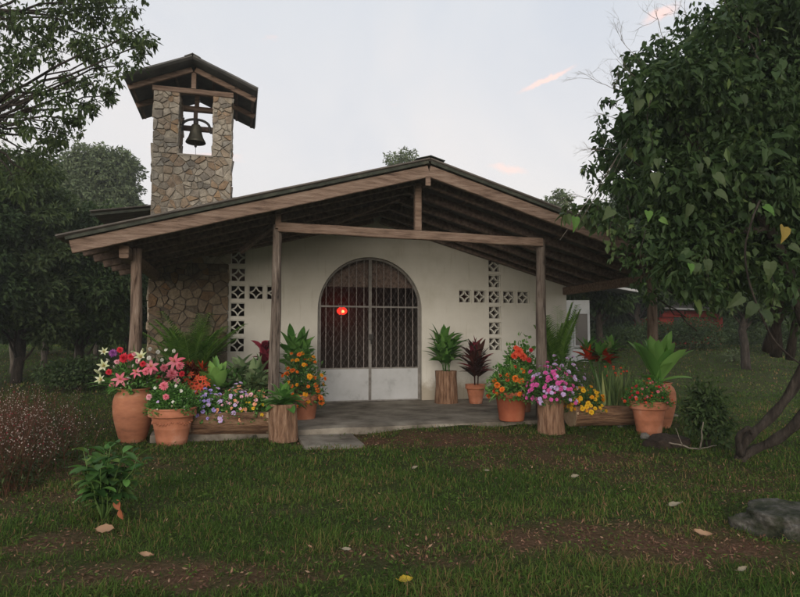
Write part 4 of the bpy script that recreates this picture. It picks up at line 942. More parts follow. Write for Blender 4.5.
# h. left trough with pansies
t, L_, r, zc, k = trough('log_planter', 'hollow log planter of purple, peach and yellow pansies on two stones', 190, 265, 409, 442, group='hollow log planters')
fo = MB(); 
for q, c in ((-.31, 0), (.0, 0), (.31, 0)):
    leafmound(fo, L_*.22, r*1.1, 24/k, 1300, .034, .016, c=(L_*q, 0, zc+.02), inner=.3)
fo.build('foliage', M['green'], t)
def dome_at(t, kinds, n, c, rx, ry, rz, r, lo=-.05): flowers_dome(t, kinds, n, rx, ry, rz, c, r, lo=lo, sep=1.35)
dome_at(t, ['pan_purple', 'pan_purple', 'pan_lilac'], 66, (-L_*.29, 0, zc+.02), L_*.24, r*1.15, 25/k, 2.9/k)
dome_at(t, ['pan_peach', 'pan_rose', 'pan_lilac'], 62, (L_*.06, 0, zc+.02), L_*.22, r*1.15, 28/k, 2.8/k)
dome_at(t, ['pan_yellow', 'pan_peach', 'pan_rose'], 44, (L_*.33, 0, zc+.02), L_*.19, r*1.15, 22/k, 2.8/k)
# i. left stump with peace lily
t, k = px_thing('potted_peace_lily', 'rough stump planter holding a white edged leafy plant below the second post', 'potted plant', 280.5, 443, push=.18, group=GP)
h = 37/k; stump_pot(t, 14/k, h, 1); fo = MB(); rosette(fo, (0, 0, h*.95), 40, 25/k, 9/k, 88, 10, .7, 'oval', 0, segs=7); rosette(fo, (0, 0, h*.95), 7, 26/k, 7/k, 82, 30, .6, 'oval', 1, segs=7)
fo.build('foliage', [M['green'], M['paleg']], t)
# m. right stump by gate
t, k = px_thing('potted_dracaena', 'smooth stump planter with a green leafy plant right of the gate', 'potted plant', 447, 404, .12, push=.2, group=GP)
h = 32/k; stump_pot(t, 10.8/k, h, 4); fo = MB(); cane_plant(fo, (0, 0, h*.95), 44/k, 42/k, 11, 10, (21/k, 6/k), 0, droop=.45, lo=.4); fo.build('foliage', M['green'], t)
# n. cordyline
t, k = px_thing('potted_cordyline', 'small terracotta pot with a dark burgundy and pink spiky plant on the porch', 'potted plant', 476.5, 404, .12, push=.12, group=GP)
h = 19/k; pot_classic(t, 10.3/k, h, M['terra']); fo = MB(); cane_plant(fo, (0, 0, h*.9), 36/k, 46/k, 5, 15, (20/k, 5/k), 0, droop=.35)
for i in range(9): blade(fo, (random.uniform(-.05, .05), 0, h+random.uniform(22, 34)/k), rdir(random.uniform(0, 6.28), R(random.uniform(35, 85))), 16/k, 5/k, .3, 5, 'lance', 1)
fo.build('foliage', [M['cordy'], M['burg']], t)
# o. wide red pot
t, k = px_thing('potted_zinnias', 'wide red terracotta pot of orange zinnias and yellow green leaves on the porch edge', 'potted plant', 514, 422, .12, push=.2, group=GP)
h = 29/k; pot_plain(t, 16.5/k, h, M['terra_red'], .72); fo = MB(); leafmound(fo, 22/k, 20/k, 28/k, 1300, .05, .02, 0, c=(0, 0, h*.9)); rosette(fo, (0, .03, h), 26, 34/k, .03, 85, 5, .9, 'lance', 1); fo.build('foliage', [M['green'], M['lime']], t)
flowers_dome(t, ['pom_orange', 'pom_redor'], 26, 22/k, 20/k, 24/k, (0, 0, h*.9), 3.3/k, lo=-.1, sep=1.9)
t, k = px_thing('potted_geranium', 'leafy plant with red blooms close behind the orange zinnias', 'potted plant', 524, 413, .12, push=.25, group=GP)
h = 28/k; pot_plain(t, 13/k, h, M['terra']); fo = MB(); leafmound(fo, 19/k, 17/k, 44/k, 800, .06, .034, c=(0, 0, h*.9), inner=.2); fo.build('foliage', M['green'], t)
for (x, y, rr) in ((519, 352, 5.5), (523, 357, 5), (514, 356, 4), (531, 350, 2.5), (529, 360, 3), (516, 348, 3)): imgflower(t, 'rose_red' if x > 525 else 'pom_redor', x, y, rr, k, -.2)
# p. bamboo palm
t, k = px_thing('potted_bamboo_palm', 'tall green palm right of the third porch post', 'potted plant', 560, 408, .12, push=.2, group=GP)
h = 24/k; pot_plain(t, 14/k, h, M['terra_red']); fo = MB(); palm_plant(fo, 14/k, 80/k, 26, base=(0, 0, h*.9+4/k), lw=.028, e0=74); cane_plant(fo, (0, 0, h*.9), 20/k, 50/k, 5, 9, (15/k, 3/k)); fo.build('foliage', M['palm'], t)
# q. chrysanthemum stump
t, k = px_thing('potted_chrysanthemums', 'stump planter overflowing with magenta and lilac chrysanthemums', 'potted plant', 554, 435, push=.18, group=GP)
h = 35/k; stump_pot(t, 13/k, h, 9); fo = MB(); leafmound(fo, 24/k, 22/k, 28/k, 1500, .035, .015, c=(0, 0, h*.98)); fo.build('foliage', M['greendark'], t)
flowers_dome(t, ['mum', 'mum', 'mum', 'mum_lilac'], 98, 25/k, 22/k, 30/k, (0, 0, h*.98), 2.7/k, lo=-.1, sep=1.15)
t, k = px_thing('potted_lilac_daisies', 'loose lilac daisies behind the magenta chrysanthemums', 'potted plant', 578, 425, .0, push=.75, group=GP)
h = 30/k; pot_plain(t, 14/k, h, M['terra']); fo = MB(); leafmound(fo, 20/k, 20/k, 34/k, 700, .04, .018, c=(0, 0, h*.9), inner=.2); fo.build('foliage', M['greendark'], t)
flowers_dome(t, ['mum_lilac', 'pan_lilac', 'mum_lilac'], 30, 21/k, 20/k, 35/k, (0, 0, h*.9), 2.7/k, lo=.15)
# r. right trough
t, L_, r, zc, k = trough('log_planter', 'hollow log planter of yellow marigolds and striped sword leaves', 571, 637, 403, 432, group='hollow log planters')
fo = MB(); leafmound(fo, L_*.26, r*1.1, 20/k, 1600, .03, .014, c=(-L_*.24, 0, zc+.02)); fo.build('foliage', M['greendark'], t)
dome_at(t, ['pom_yellow', 'pom_yellow', 'pom_gold'], 70, (-L_*.26, 0, zc+.02), L_*.30, r*1.2, 21/k, 2.5/k)
fo = MB()
for i in range(110): blade(fo, (random.uniform(.02, .46)*L_, random.uniform(-.6, .6)*r, zc), rdir(random.uniform(0, 6.28), R(random.uniform(66, 90))), random.uniform(26, 47)/k, 3.6/k, .06, 5, 'sword', roll=random.uniform(-1.5, 1.5))
for i in range(10): flower(t, 'pom_redor', (random.uniform(.1, .45)*L_, random.uniform(-.5, .5)*r, zc+random.uniform(34, 44)/k), 1.6/k, (0, -.5, 1))
fo.build('sword_leaves', M['sansev'], t)
# croton behind right trough
t, k = px_thing('potted_red_croton', 'tall red and green croton behind the striped sword leaves', 'potted plant', 612, 424, 0, push=.55, group=GP)
h = 28/k; pot_plain(t, 16/k, h, M['terra']); fo = MB()
for i in range(11):
    a = i*2.4; q = (math.cos(a)*13/k, math.sin(a)*9/k, h+random.uniform(22, 42)/k); tube(fo, [(0, 0, h*.9), q], .007, 4, 1); rosette(fo, q, 13, 18/k, 5.5/k, 85, 10, .4, 'lance', random.choice([0, 1, 1, 2]))
fo.build('foliage', [M['croton'], M['green'], M['sansev']], t)
# s. right pot red flowers
t, k = px_thing('potted_verbena', 'rimmed terracotta pot with a green mound of tiny red flowers at the right', 'potted plant', 655, 437, push=.2, group=GP)
h = 34/k; pot_classic(t, 18.3/k, h, M['terra']); fo = MB(); leafmound(fo, 21/k, 20/k, 20/k, 2600, .026, .012, c=(0, 0, h*.95)); fo.build('foliage', M['green'], t)
flowers_dome(t, ['pom_redor', 'rose_pink', 'rose_red'], 60, 21.5/k, 20/k, 21/k, (0, 0, h*.95), 1.5/k, lo=0, sep=1.6)
# t. tall jar right
t, k = px_thing('potted_bird_nest_fern', 'tall terracotta jar with huge glossy green leaves at the right end', 'potted plant', 669, 431, push=.35, group=GP)
h = 45/k; pot_jar(t, 16.5/k, h, M['terra_jar']); fo = MB(); rosette(fo, (0, 0, h*.97), 26, 49/k, 14/k, 88, 56, .5, 'oval', segs=9); rosette(fo, (0, 0, h*.97), 6, 30/k, 10/k, 50, 20, .6, 'oval', segs=8); fo.build('foliage', M['lime'], t)

# ------------------------------------------------------------------ trees
def cloud(mb, balls, dens, L, W, mi=0, big=False, droop=.4, lohi=(.25, 1), rndf=None, minn=10):
    """leaves through ball volumes; balls = (centre, rx, ry, rz)"""
    for (c, rx, ry, rz) in balls:
        n = max(minn, int(dens*(rx*ry+ry*rz+rx*rz)/3*12.5))
        nn = rng.normal(0, 1, (n, 3)); nn /= np.linalg.norm(nn, axis=1)[:, None]; r = rng.uniform(lohi[0], lohi[1], n)**.6
        P = nn*np.array([rx, ry, rz])*r[:, None]*(1+.2*np.sin(nn[:, :1]*7+nn[:, 2:]*5+c[0]))+np.array(c)
        D = nn*.6+rng.normal(0, .55, (n, 3))+np.array([0, 0, -droop]); D /= np.linalg.norm(D, axis=1)[:, None]
        U = nn*.5+np.array([0, 0, .7])+rng.normal(0, .4, (n, 3)); U -= D*(U*D).sum(1)[:, None]; U /= np.linalg.norm(U, axis=1)[:, None]
        ll = L*rng.uniform(.55, 1.3, n); ww = W*rng.uniform(.7, 1.2, n)
        r0 = np.clip(rng.normal(.40, .22, n)+random.uniform(-.12, .12), 0, 1)
        if big: V_, F_ = big_leaf_geo(P, D, U, ll, ww); mb.add(V_, F_, mi, np.repeat(r0, 8))
        else: V_, F_ = leaf_geo(P, D, U, ll, ww, .12); mb.add(V_, F_, mi, np.repeat(r0, 2))
def limb(mb, a, b, r0, r1, sag=0.0, n=8, jit=.08, K=7):
    a = np.array(a, float); b = np.array(b, float); L = np.linalg.norm(b-a); pts = []
    o = rng.normal(0, 1, (n+1, 3))*L*jit*.25
    for i in range(n+1):
        t = i/n; p = a*(1-t)+b*t; p[2] += sag*math.sin(math.pi*t); pts.append(p+o[i]*math.sin(math.pi*t))
    tube(mb, pts, [r0*(1-i/n)+r1*i/n for i in range(n+1)], K, 0, None, True); return pts
def twigs(mb, c, r, n, rad=.006, up=.0):
    for i in range(n):
        d = rng.normal(0, 1, 3); d[2] += up; d /= np.linalg.norm(d); e = np.array(c)+d*r*rng.uniform(.6, 1.1); limb(mb, c, e, rad, rad*.3, 0, 4, .25, 3)
def img_ball(px, py, rpx, D, ry=None, flat=1.0):
    c = at(px, py, D); k = F/D; return (c, rpx/k, (ry or rpx)/k, rpx/k*flat)

def round_tree(name, label, px, D, ytop, wpx, crown_bot, mat, dens=170, leaf=(.16, .08), nb=22, trunk_r=.16, seed=1, group='trees around the chapel', bark='bark'):
    rr = random.Random(seed)
    g = at(px, HZ, D); base = np.array([g[0], g[1], hgt(g[0], g[1])]); k = F/D; cz1 = (HZ-ytop)/k+CAM[2]-base[2]; cz0 = (HZ-crown_bot)/k+CAM[2]-base[2]; cz0 = max(cz0, .3); w = wpx/k/2; H = cz1-cz0
    t = thing(name, label, 'tree', base, 0, group); tk = MB(); fo = MB()
    limb(tk, (0, 0, -.1), (rr.uniform(-.3, .3), 0, cz0+H*.55), trunk_r, trunk_r*.4, 0, 10, .05, 9)
    balls = []
    for i in range(nb):
        a = 2.4*i; q = (i+.5)/nb; zz = cz0+H*(.12+.78*q); prof = math.sin(math.pi*(.18+.74*q))**.7; rad = w*prof*.62*rr.uniform(.75, 1.1)
        c = np.array([math.cos(a)*rad, math.sin(a)*rad, zz]); s_ = w*rr.uniform(.26, .44)
        balls.append((c, s_, s_, min(s_, H*.25)*rr.uniform(.6, .9))); limb(tk, (0, 0, max(.3, zz-H*.22)), c, trunk_r*.28, .012, .0, 5, .12, 5)
    balls.append((np.array([0, 0, cz0+H*.5]), w*.5, w*.5, H*.38))
    cloud(fo, balls, dens, leaf[0], leaf[1])
    tk.build('trunk', M[bark], t); fo.build('crown', M[mat], t); return t

# left back: rounded hazy crown, then the darker ones, then the wood
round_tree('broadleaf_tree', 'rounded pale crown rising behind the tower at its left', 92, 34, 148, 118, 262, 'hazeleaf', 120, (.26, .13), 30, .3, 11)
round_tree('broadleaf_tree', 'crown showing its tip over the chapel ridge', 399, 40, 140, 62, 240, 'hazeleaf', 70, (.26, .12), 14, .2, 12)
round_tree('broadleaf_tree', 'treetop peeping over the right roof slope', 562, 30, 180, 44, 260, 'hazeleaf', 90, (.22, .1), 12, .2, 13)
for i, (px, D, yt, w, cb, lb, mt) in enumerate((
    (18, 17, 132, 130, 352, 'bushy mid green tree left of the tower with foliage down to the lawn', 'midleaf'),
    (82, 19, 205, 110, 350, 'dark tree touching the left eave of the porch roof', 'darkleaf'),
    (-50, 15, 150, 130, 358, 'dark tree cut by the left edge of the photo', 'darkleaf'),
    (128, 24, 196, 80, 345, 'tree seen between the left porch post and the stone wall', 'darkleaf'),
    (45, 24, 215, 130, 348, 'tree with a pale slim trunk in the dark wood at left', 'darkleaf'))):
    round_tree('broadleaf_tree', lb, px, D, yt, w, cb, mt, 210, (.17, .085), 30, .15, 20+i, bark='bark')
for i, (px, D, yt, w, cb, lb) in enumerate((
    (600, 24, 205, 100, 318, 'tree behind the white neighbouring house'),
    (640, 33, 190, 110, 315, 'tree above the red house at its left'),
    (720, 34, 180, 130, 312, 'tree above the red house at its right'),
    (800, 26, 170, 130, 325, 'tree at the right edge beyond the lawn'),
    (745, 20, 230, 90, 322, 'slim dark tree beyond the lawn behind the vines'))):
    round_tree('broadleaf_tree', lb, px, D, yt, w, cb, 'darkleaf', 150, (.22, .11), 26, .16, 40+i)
# far wood belt closing the horizon
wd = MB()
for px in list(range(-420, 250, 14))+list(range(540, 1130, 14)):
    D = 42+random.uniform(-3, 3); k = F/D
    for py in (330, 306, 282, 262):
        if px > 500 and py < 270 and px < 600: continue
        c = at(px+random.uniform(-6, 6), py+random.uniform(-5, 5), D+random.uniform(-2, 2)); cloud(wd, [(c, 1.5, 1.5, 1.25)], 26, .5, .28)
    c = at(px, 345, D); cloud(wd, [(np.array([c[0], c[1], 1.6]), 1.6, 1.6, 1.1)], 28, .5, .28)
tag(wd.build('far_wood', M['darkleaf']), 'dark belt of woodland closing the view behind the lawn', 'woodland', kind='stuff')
# slim trunks in the left wood
for i, (px, py, lb) in enumerate(((14, 343, 'slim bare trunk at the left edge of the dark wood'), (44, 344, 'slim bare trunk second from the left edge of the wood'), (78, 343, 'slim bare trunk behind the dark bush'), (97, 343, 'slim bare trunk nearest the left porch post'))):
    g = at(px, HZ, 19+i*1.3); t = thing('tree_sapling', lb, 'tree', (g[0], g[1], hgt(g[0], g[1])), 0, 'slim trunks in the left wood'); tk = MB(); limb(tk, (0, 0, -.1), (random.uniform(-.3, .3), 0, 4.2), .10, .05, 0, 10, .06); tk.build('trunk', M['bark_pale'], t)
    fo = MB(); cloud(fo, [(np.array([0, 0, 4.2]), .9, .9, .7)], 60, .16, .08); fo.build('crown', M['darkleaf'], t)

# bushes / hedges --------------------------------------------------------------
def bush(name, label, px, D, wpx, hpx, mat, dens=200, leaf=(.06, .03), group=None, cat='bush', nb=12, depth=None, stems=True):
    g = at(px, HZ, D); k = F/D; t = thing(name, label, cat, (g[0], g[1], hgt(g[0], g[1])), 0, group); w = wpx/k/2; h = hpx/k; fo = MB(); balls = []
    for i in range(nb):
        a = 2.4*i; q = math.sqrt((i+.3)/nb); c = np.array([math.cos(a)*w*.62*q, math.sin(a)*min(w, 1.2)*.62*q, h*(.30+.35*(1-q)+random.uniform(-.05, .1))]); s_ = w*random.uniform(.32, .5); balls.append((c, s_, s_, h*.30))
    cloud(fo, balls, dens, leaf[0], leaf[1], droop=.1)
    tk = MB()
    for i in range(5): limb(tk, (random.uniform(-.04, .04), 0, -.03), (random.uniform(-.5, .5)*w, random.uniform(-.3, .3)*w, h*.6), .015, .005, 0, 4, .1, 5)
    tk.build('stem', M['bark'], t); fo.build('foliage', M[mat], t); return t
bush('dark_bush', 'low wide dark bush on the lawn behind the lily jar', 76, 16, 84, 40, 'darkleaf', 60, (.12, .07), nb=18)
bush('shrub', 'leafy dark shrub growing right of the tall jar of glossy leaves', 704, 7.9, 52, 78, 'darkleaf', 230, (.09, .045), nb=14)
for i, (px, D, w, h, lb) in enumerate(((583, 26, 40, 26, 'low hedge bush beside the white house wall'), (622, 26, 50, 32, 'low hedge bush left of the rightmost porch post'), (690, 27, 100, 36, 'clipped bush in front of the red house'), (742, 28, 70, 32, 'low bush right of the red house'), (786, 24, 56, 44, 'bush behind the leaning vine trunks'), (650, 28, 56, 36, 'bush just right of the rightmost porch post'))):
    bush('hedge_bush', lb, px, D, w, h, 'darkleaf', 60, (.13, .07), 'bushes behind the right lawn')
bush('grey_plant', 'pale grey leafed plant clump on the far right lawn', 733, 22, 30, 14, 'hazeleaf', 45, (.2, .06), nb=6)
# leafy plant bottom left ------------------------------------------------------
g = on_z(103, 520, 0); k = ppm(g); t = thing('young_shrub', 'small bright green shrub with oval leaves on the foreground lawn', 'plant', (g[0], g[1], 0)); fo = MB(); tk = MB(); hh = 88/k
for i in range(30):
    az = i*2.4; e = rdir(az, R(random.uniform(58, 89)))*hh*random.uniform(.4, .92); pts = limb(tk, (0, 0, -.02), e, .006, .003, 0, 5, .1, 5)
    for q in range(9):
        p = Vector(pts[5]).lerp(Vector(pts[1]), q/11); blade(fo, p, rdir(az+q*2.2+random.random(), R(random.uniform(-10, 45))), random.uniform(.10, .16), random.uniform(.05, .075), .5, 6, 'oval', random.choice([0, 0, 0, 1]), roll=random.uniform(-.3, .3))
tk.build('stem', M['stem'], t); fo.build('foliage', [leafmat('shrub_leaf', (.03, .08, .02), (.085, .18, .045), (.16, .24, .05), rough=.45), M['lime' if 0 else 'green']], t)
for (dx, dz, rr_) in ((15, 24, .9), (19, 15, 1.5)):
    fo = MB(); blade(fo, (0, 0, 0), (.35, -.35, -.8), 11/k, 7/k, .1, 7, 'lance', 0, roll=rr_, fold=.3); o = fo.build('dead_leaf', [flat('orange_dead_leaf', (.36, .12, .055))], t, (dx/k, -.16, dz/k))

# flowering weeds left ----------------------------------------------------------
wv = MB(); 
m_fl = []
for _ in range(620):
    px = random.triangular(-40, 88, 0); py = random.uniform(432, 500)-max(0, px)*.35
    g = on_z(px, py, 0); h = random.uniform(.30, .78)*(1-.35*max(0, px)/88); lean = (random.uniform(-.2, .2), random.uniform(-.2, .2)); tp = (g[0]+lean[0], g[1]+lean[1], h)
    tube(wv, [(g[0], g[1], 0), ((g[0]+tp[0])/2, (g[1]+tp[1])/2, h*.6), tp], [.0035, .0028, .0016], 3, 0, random.random(), cap=False)
    for q in range(9):
        s_ = random.uniform(.4, 1); e = (g[0]+lean[0]*s_+random.uniform(-.08, .08), g[1]+lean[1]*s_+random.uniform(-.08, .08), h*s_+random.uniform(.0, .1))
        tube(wv, [(g[0]+lean[0]*s_*.9, g[1]+lean[1]*s_*.9, h*s_*.95), e], .001, 3, 0, .5, cap=False)
        if random.random() < .5 and s_ > .55: rr_ = random.uniform(.004, .008); lathe(wv, [(.0001, -rr_), (rr_, 0), (.0001, rr_)], 5, 1 if random.random() < .75 else 2, c=e)
    for q in range(6): blade(wv, (g[0]+lean[0]*.4, g[1]+lean[1]*.4, h*random.uniform(.1, .6)), rdir(random.uniform(0, 6.28), R(random.uniform(0, 50))), .08, .018, .3, 3, 'lance', 3)
tag(wv.build('flowering_weeds', [leafmat('weed_stem', (.08, .06, .03), (.20, .09, .055)), flat('weed_bloom', (.62, .52, .45)), flat('weed_red', (.36, .05, .07)), M['midleaf']]), 'wispy reddish weeds dotted with tiny white blooms at the left', 'weeds', kind='stuff')

# overhanging tree top left -------------------------------------------------------
DL = 8.6
g = at(-150, HZ, DL); t = thing('overhanging_tree', 'big tree whose leafy branches hang in at the top left corner', 'tree', (g[0], g[1], 0), 0, 'trees around the chapel'); b0 = np.array([g[0], g[1], 0]); tk = MB(); fo = MB()
limb(tk, (0, 0, -.1), at(-120, 60, DL)-b0, .26, .16, 0, 12, .05, 12)
sprays = [(10, 20, 40), (45, 12, 34), (80, 22, 26), (110, 18, 24), (135, 30, 18), (148, 42, 12), (25, 60, 30), (62, 52, 26), (92, 58, 24), (118, 66, 18), (140, 50, 12), (10, 95, 26), (42, 92, 24), (70, 96, 20), (92, 84, 16), (20, 125, 22), (52, 122, 20), (78, 118, 16), (100, 74, 16), (0, 150, 24), (30, 152, 20), (55, 145, 14), (66, 134, 12), (100, 2, 30), (60, -15, 40), (125, 8, 16), (-30, 40, 50), (-35, 100, 45), (104, 96, 9), (88, 108, 9), (75, 78, 14), (12, 175, 24), (35, 178, 18)]
joints = [at(-60, 70, DL), at(-30, 20, DL+.3), at(-40, 130, DL-.2)]
for j in joints: limb(tk, at(-120, 80, DL)-b0, j-b0, .13, .07, .1, 6, .06, 8)
balls = []
for (px, py, rp) in sprays:
    D = DL+random.uniform(-1.2, 1.2); c, rx, ry, rz = img_ball(px, py, rp*1.05, D); j = min(joints, key=lambda q: np.linalg.norm(q-c))
    limb(tk, j-b0, c-b0, .026, .008, .06, 7, .08, 5); twigs(tk, c-b0, rx, 6, .004)
    for q in range(5):
        o = rng.normal(0, .42, 3)*np.array([rx, rx, rz]); balls.append((c-b0+o, rx*.42, rx*.42, rz*.34))
cloud(fo, balls, 175, .10, .042, lohi=(.05, 1), droop=.75, minn=24)
tk.build('trunk', M['bark'], t); fo.build('crown', M['midleaf'], t)

# vine tree at the right -------------------------------------------------------------
DR = 6.9
g = on_z(742, 463, 0); b0 = np.array([g[0], g[1], 0]); t = thing('vine_tree', 'huge dark vine smothered tree leaning in from the right', 'tree', b0, 0, 'trees around the chapel'); tk = MB(); fo = MB()
def L3(px, py, D): return at(px, py, D)-b0
D0 = dist(g)
def path(pts, r0, r1, K=9):
    P = [L3(*p) for p in pts]; Q = []
    for i in range(len(P)-1):
        for s_ in range(4):
            q = s_/4; p0 = P[max(0, i-1)]; p1 = P[i]; p2 = P[i+1]; p3 = P[min(len(P)-1, i+2)]
            Q.append(.5*((2*p1)+(-p0+p2)*q+(2*p0-5*p1+4*p2-p3)*q*q+(-p0+3*p1-3*p2+p3)*q**3))
    Q.append(P[-1]); n = len(Q); tube(tk, Q, [(r0*(1-i/(n-1))+r1*i/(n-1))*(1+.15*math.sin(i*1.7)) for i in range(n)], K, 0, None, True, rough=.25)
path([(738, 468, D0), (750, 452, D0), (775, 440, D0-.1), (805, 415, D0-.3), (850, 360, D0-.5)], .045, .065)
path([(736, 468, D0+.05), (746, 440, D0), (770, 418, D0-.05), (795, 385, D0-.1), (812, 340, D0-.2), (840, 260, D0-.2)], .048, .055)
path([(741, 455, D0), (738, 438, D0-.1), (748, 428, D0-.15), (752, 433, D0-.15)], .04, .02, 7)
path([(730, 470, D0), (722, 474, D0-.1), (716, 478, D0-.1)], .05, .01, 7)
path([(768, 352, D0+2.4), (780, 310, D0+2.2), (795, 262, D0+1.8), (815, 200, D0+1), (800, 120, D0)], .09, .07)
path([(776, 356, D0+2.4), (775, 300, D0+2.2), (768, 240, D0+1.8), (745, 170, D0+.8), (720, 110, D0)], .09, .06)
path([(790, 360, D0+2.2), (800, 300, D0+2), (830, 220, D0+1)], .06, .05)
path([(812, 340, D0-.2), (770, 230, D0-.3), (700, 150, D0-.2), (650, 100, D0)], .07, .02)
path([(770, 230, D0-.3), (690, 230, D0-.2), (630, 215, D0)], .04, .015)
core = [(650, 130, 46), (700, 100, 52), (750, 90, 55), (800, 95, 60), (640, 180, 40), (690, 175, 52), (745, 165, 55), (800, 170, 60), (655, 225, 38), (700, 240, 42), (750, 235, 48), (800, 240, 50), (630, 130, 30), (660, 75, 34), (700, 60, 34), (745, 48, 40), (790, 50, 44), (625, 95, 24), (612, 150, 22), (615, 195, 24), (618, 240, 24), (660, 262, 28), (690, 285, 22), (730, 275, 26), (775, 280, 26), (640, 270, 18), (715, 25, 18), (750, 14, 18), (790, 12, 22), (598, 118, 12), (600, 175, 12), (860, 120, 80), (860, 230, 70), (850, 30, 60), (820, -30, 60), (812, 300, 30)]
balls = []
for (px, py, rp) in core:
    if px < 700: px += 14+(700-px)*.12
    if px < 665 and py > 205: px += 14; rp *= .8
    if px < 640: rp *= .85
    for q in range(2):
        D = D0+random.uniform(-.9, 1.6); balls.append((L3(px+random.uniform(-8, 8), py+random.uniform(-8, 8), D), rp*.9*D/F, rp*1.0*D/F, rp*.85*D/F))
cloud(fo, balls, 112, .085, .05, 0, lohi=(.15, 1.25), droop=.5); cloud(fo, balls, 48, .13, .05, 0, lohi=(.3, 1.15), droop=.8)
cloud(fo, [(b[0]*1.0+np.array([0, .9, 0]), b[1]*.9, b[2]*.9, b[3]*.9) for b in balls if b[1] > .42 and (b[0]-L3(715, 200, D0))@rt > 0], 50, .22, .16, 0, lohi=(0, .6), droop=.3)
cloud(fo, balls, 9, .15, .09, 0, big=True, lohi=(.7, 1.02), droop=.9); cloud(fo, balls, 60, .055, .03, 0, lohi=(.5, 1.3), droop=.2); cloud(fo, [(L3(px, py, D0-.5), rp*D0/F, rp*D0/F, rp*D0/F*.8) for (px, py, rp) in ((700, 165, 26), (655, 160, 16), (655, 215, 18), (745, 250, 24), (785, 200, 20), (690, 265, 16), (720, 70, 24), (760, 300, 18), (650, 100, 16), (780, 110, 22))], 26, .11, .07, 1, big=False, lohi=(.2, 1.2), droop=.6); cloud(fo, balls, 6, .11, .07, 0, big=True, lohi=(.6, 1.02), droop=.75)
for (px, py, rp) in ((708, 22, 7), (722, 12, 8), (735, 5, 10), (752, 10, 10), (742, 26, 8), (690, 30, 8), (672, 50, 8), (655, 48, 7), (640, 60, 8), (630, 75, 7), (608, 100, 8), (600, 135, 7), (592, 165, 8), (596, 185, 8), (588, 170, 5), (585, 205, 9), (598, 212, 12), (612, 210, 12), (618, 84, 9), (645, 48, 8), (662, 36, 9), (682, 22, 8), (700, 8, 9), (602, 120, 7), (610, 140, 9), (605, 160, 9), (622, 70, 6), (598, 150, 6), (606, 188, 8), (630, 58, 6), (760, -2, 9), (778, 4, 9), (612, 228, 12), (622, 246, 11), (632, 262, 10), (640, 282, 9), (652, 296, 8)):
    D = D0+random.uniform(-.3, .3); cloud(fo, [(L3(px, py, D), rp*D/F, rp*D/F, rp*D/F)], 40, .085, .05, 0, droop=.9, minn=22); cloud(fo, [(L3(px, py, D), rp*D/F, rp*D/F, rp*D/F)], 8, .10, .065, 0, big=True, droop=.9, minn=4)
    limb(tk, L3(min(760, px+45), py+35, D), L3(px, py, D), .010, .003, .0, 6, .12, 4)
# paler leaves over the roof corner
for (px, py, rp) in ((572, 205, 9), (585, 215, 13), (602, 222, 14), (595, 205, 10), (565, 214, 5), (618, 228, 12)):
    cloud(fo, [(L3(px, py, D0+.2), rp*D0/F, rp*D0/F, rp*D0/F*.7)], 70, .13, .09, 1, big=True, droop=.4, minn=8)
tw_ = MB()
def bare_twig(mb, p, d, L, r, depth):
    p = np.array(p); d = np.array(d)/np.linalg.norm(d); e = p+d*L; limb(mb, p, e, r, r*.6, 0, 3, .15, 3)
    if depth > 0:
        for i in range(3):
            q = p+(e-p)*random.uniform(.35, 1.0); dd = d+rng.normal(0, .55, 3); bare_twig(mb, q, dd, L*random.uniform(.5, .75), r*.6, depth-1)
left = -rt
for (px, py, dx, dz, L_) in ((635, 100, 1, .5, .36), (622, 120, 1, .3, .32), (615, 150, 1, .1, .32), (640, 62, .6, 1, .40), (665, 45, .4, 1, .42), (690, 30, .3, 1, .35), (640, 80, .9, .6, .4), (710, 40, -.1, 1, .4), (615, 90, .8, .6, .35), (595, 200, 1, .3, .3), (770, 20, -.4, 1, .4), (730, 30, .2, 1, .3), (680, 40, .2, 1, .35)):
    tw_ = MB(); bare_twig(tw_, L3(px, py, D0+random.uniform(-.3, .2)), left*dx+ez*dz+f0*random.uniform(-.3, .3), L_*.9, .0038, 3); tw_.build('bare_twig', M['twig'], t)
for (a_, b_2) in (((628, 140), (560, 240)), ((622, 148), (574, 232)), ((640, 110), (600, 205))): tw_ = MB(); tube(tw_, [L3(*a_, D0-.1), L3((a_[0]+b_2[0])/2, (a_[1]+b_2[1])/2+2, D0), L3(*b_2, D0+.1)], .004, 4); tw_.build('hanging_vine', M['twig'], t)
# hanging strands with leaves
for (px, py, ln) in ((628, 225, 60), (643, 250, 52), (660, 262, 45), (684, 278, 48), (708, 275, 55), (730, 285, 40), (772, 290, 48), (650, 120, 50), (700, 130, 60), (600, 222, 26), (612, 236, 40)):
    D = D0-.9+random.uniform(-.3, .5); pts = [L3(px+math.sin(i*.9+px)*3, py-20+ln*i/6, D) for i in range(7)]; tube(tk, pts, [.005-.0005*i for i in range(7)], 4)
    cloud(fo, [(q, .05, .05, .07) for q in pts[1:]], 0, random.uniform(.05, .10), .05, random.choice([0, 0, 1]), droop=.8, minn=5)
# long hanging vine
path([(760, 200, D0-1.2), (752, 220, D0-1.2), (745, 250, D0-1.2), (750, 285, D0-1.2), (768, 330, D0-1.2), (785, 352, D0-1.2), (812, 372, D0-1.2)], .011, .009, 6)
tk.build('trunk', M['bark'], t); fo.build('crown', [M['vineleaf'], leafmat('outer_vine_leaf', (.05, .085, .03), (.10, .15, .05), (.16, .22, .08))], t)
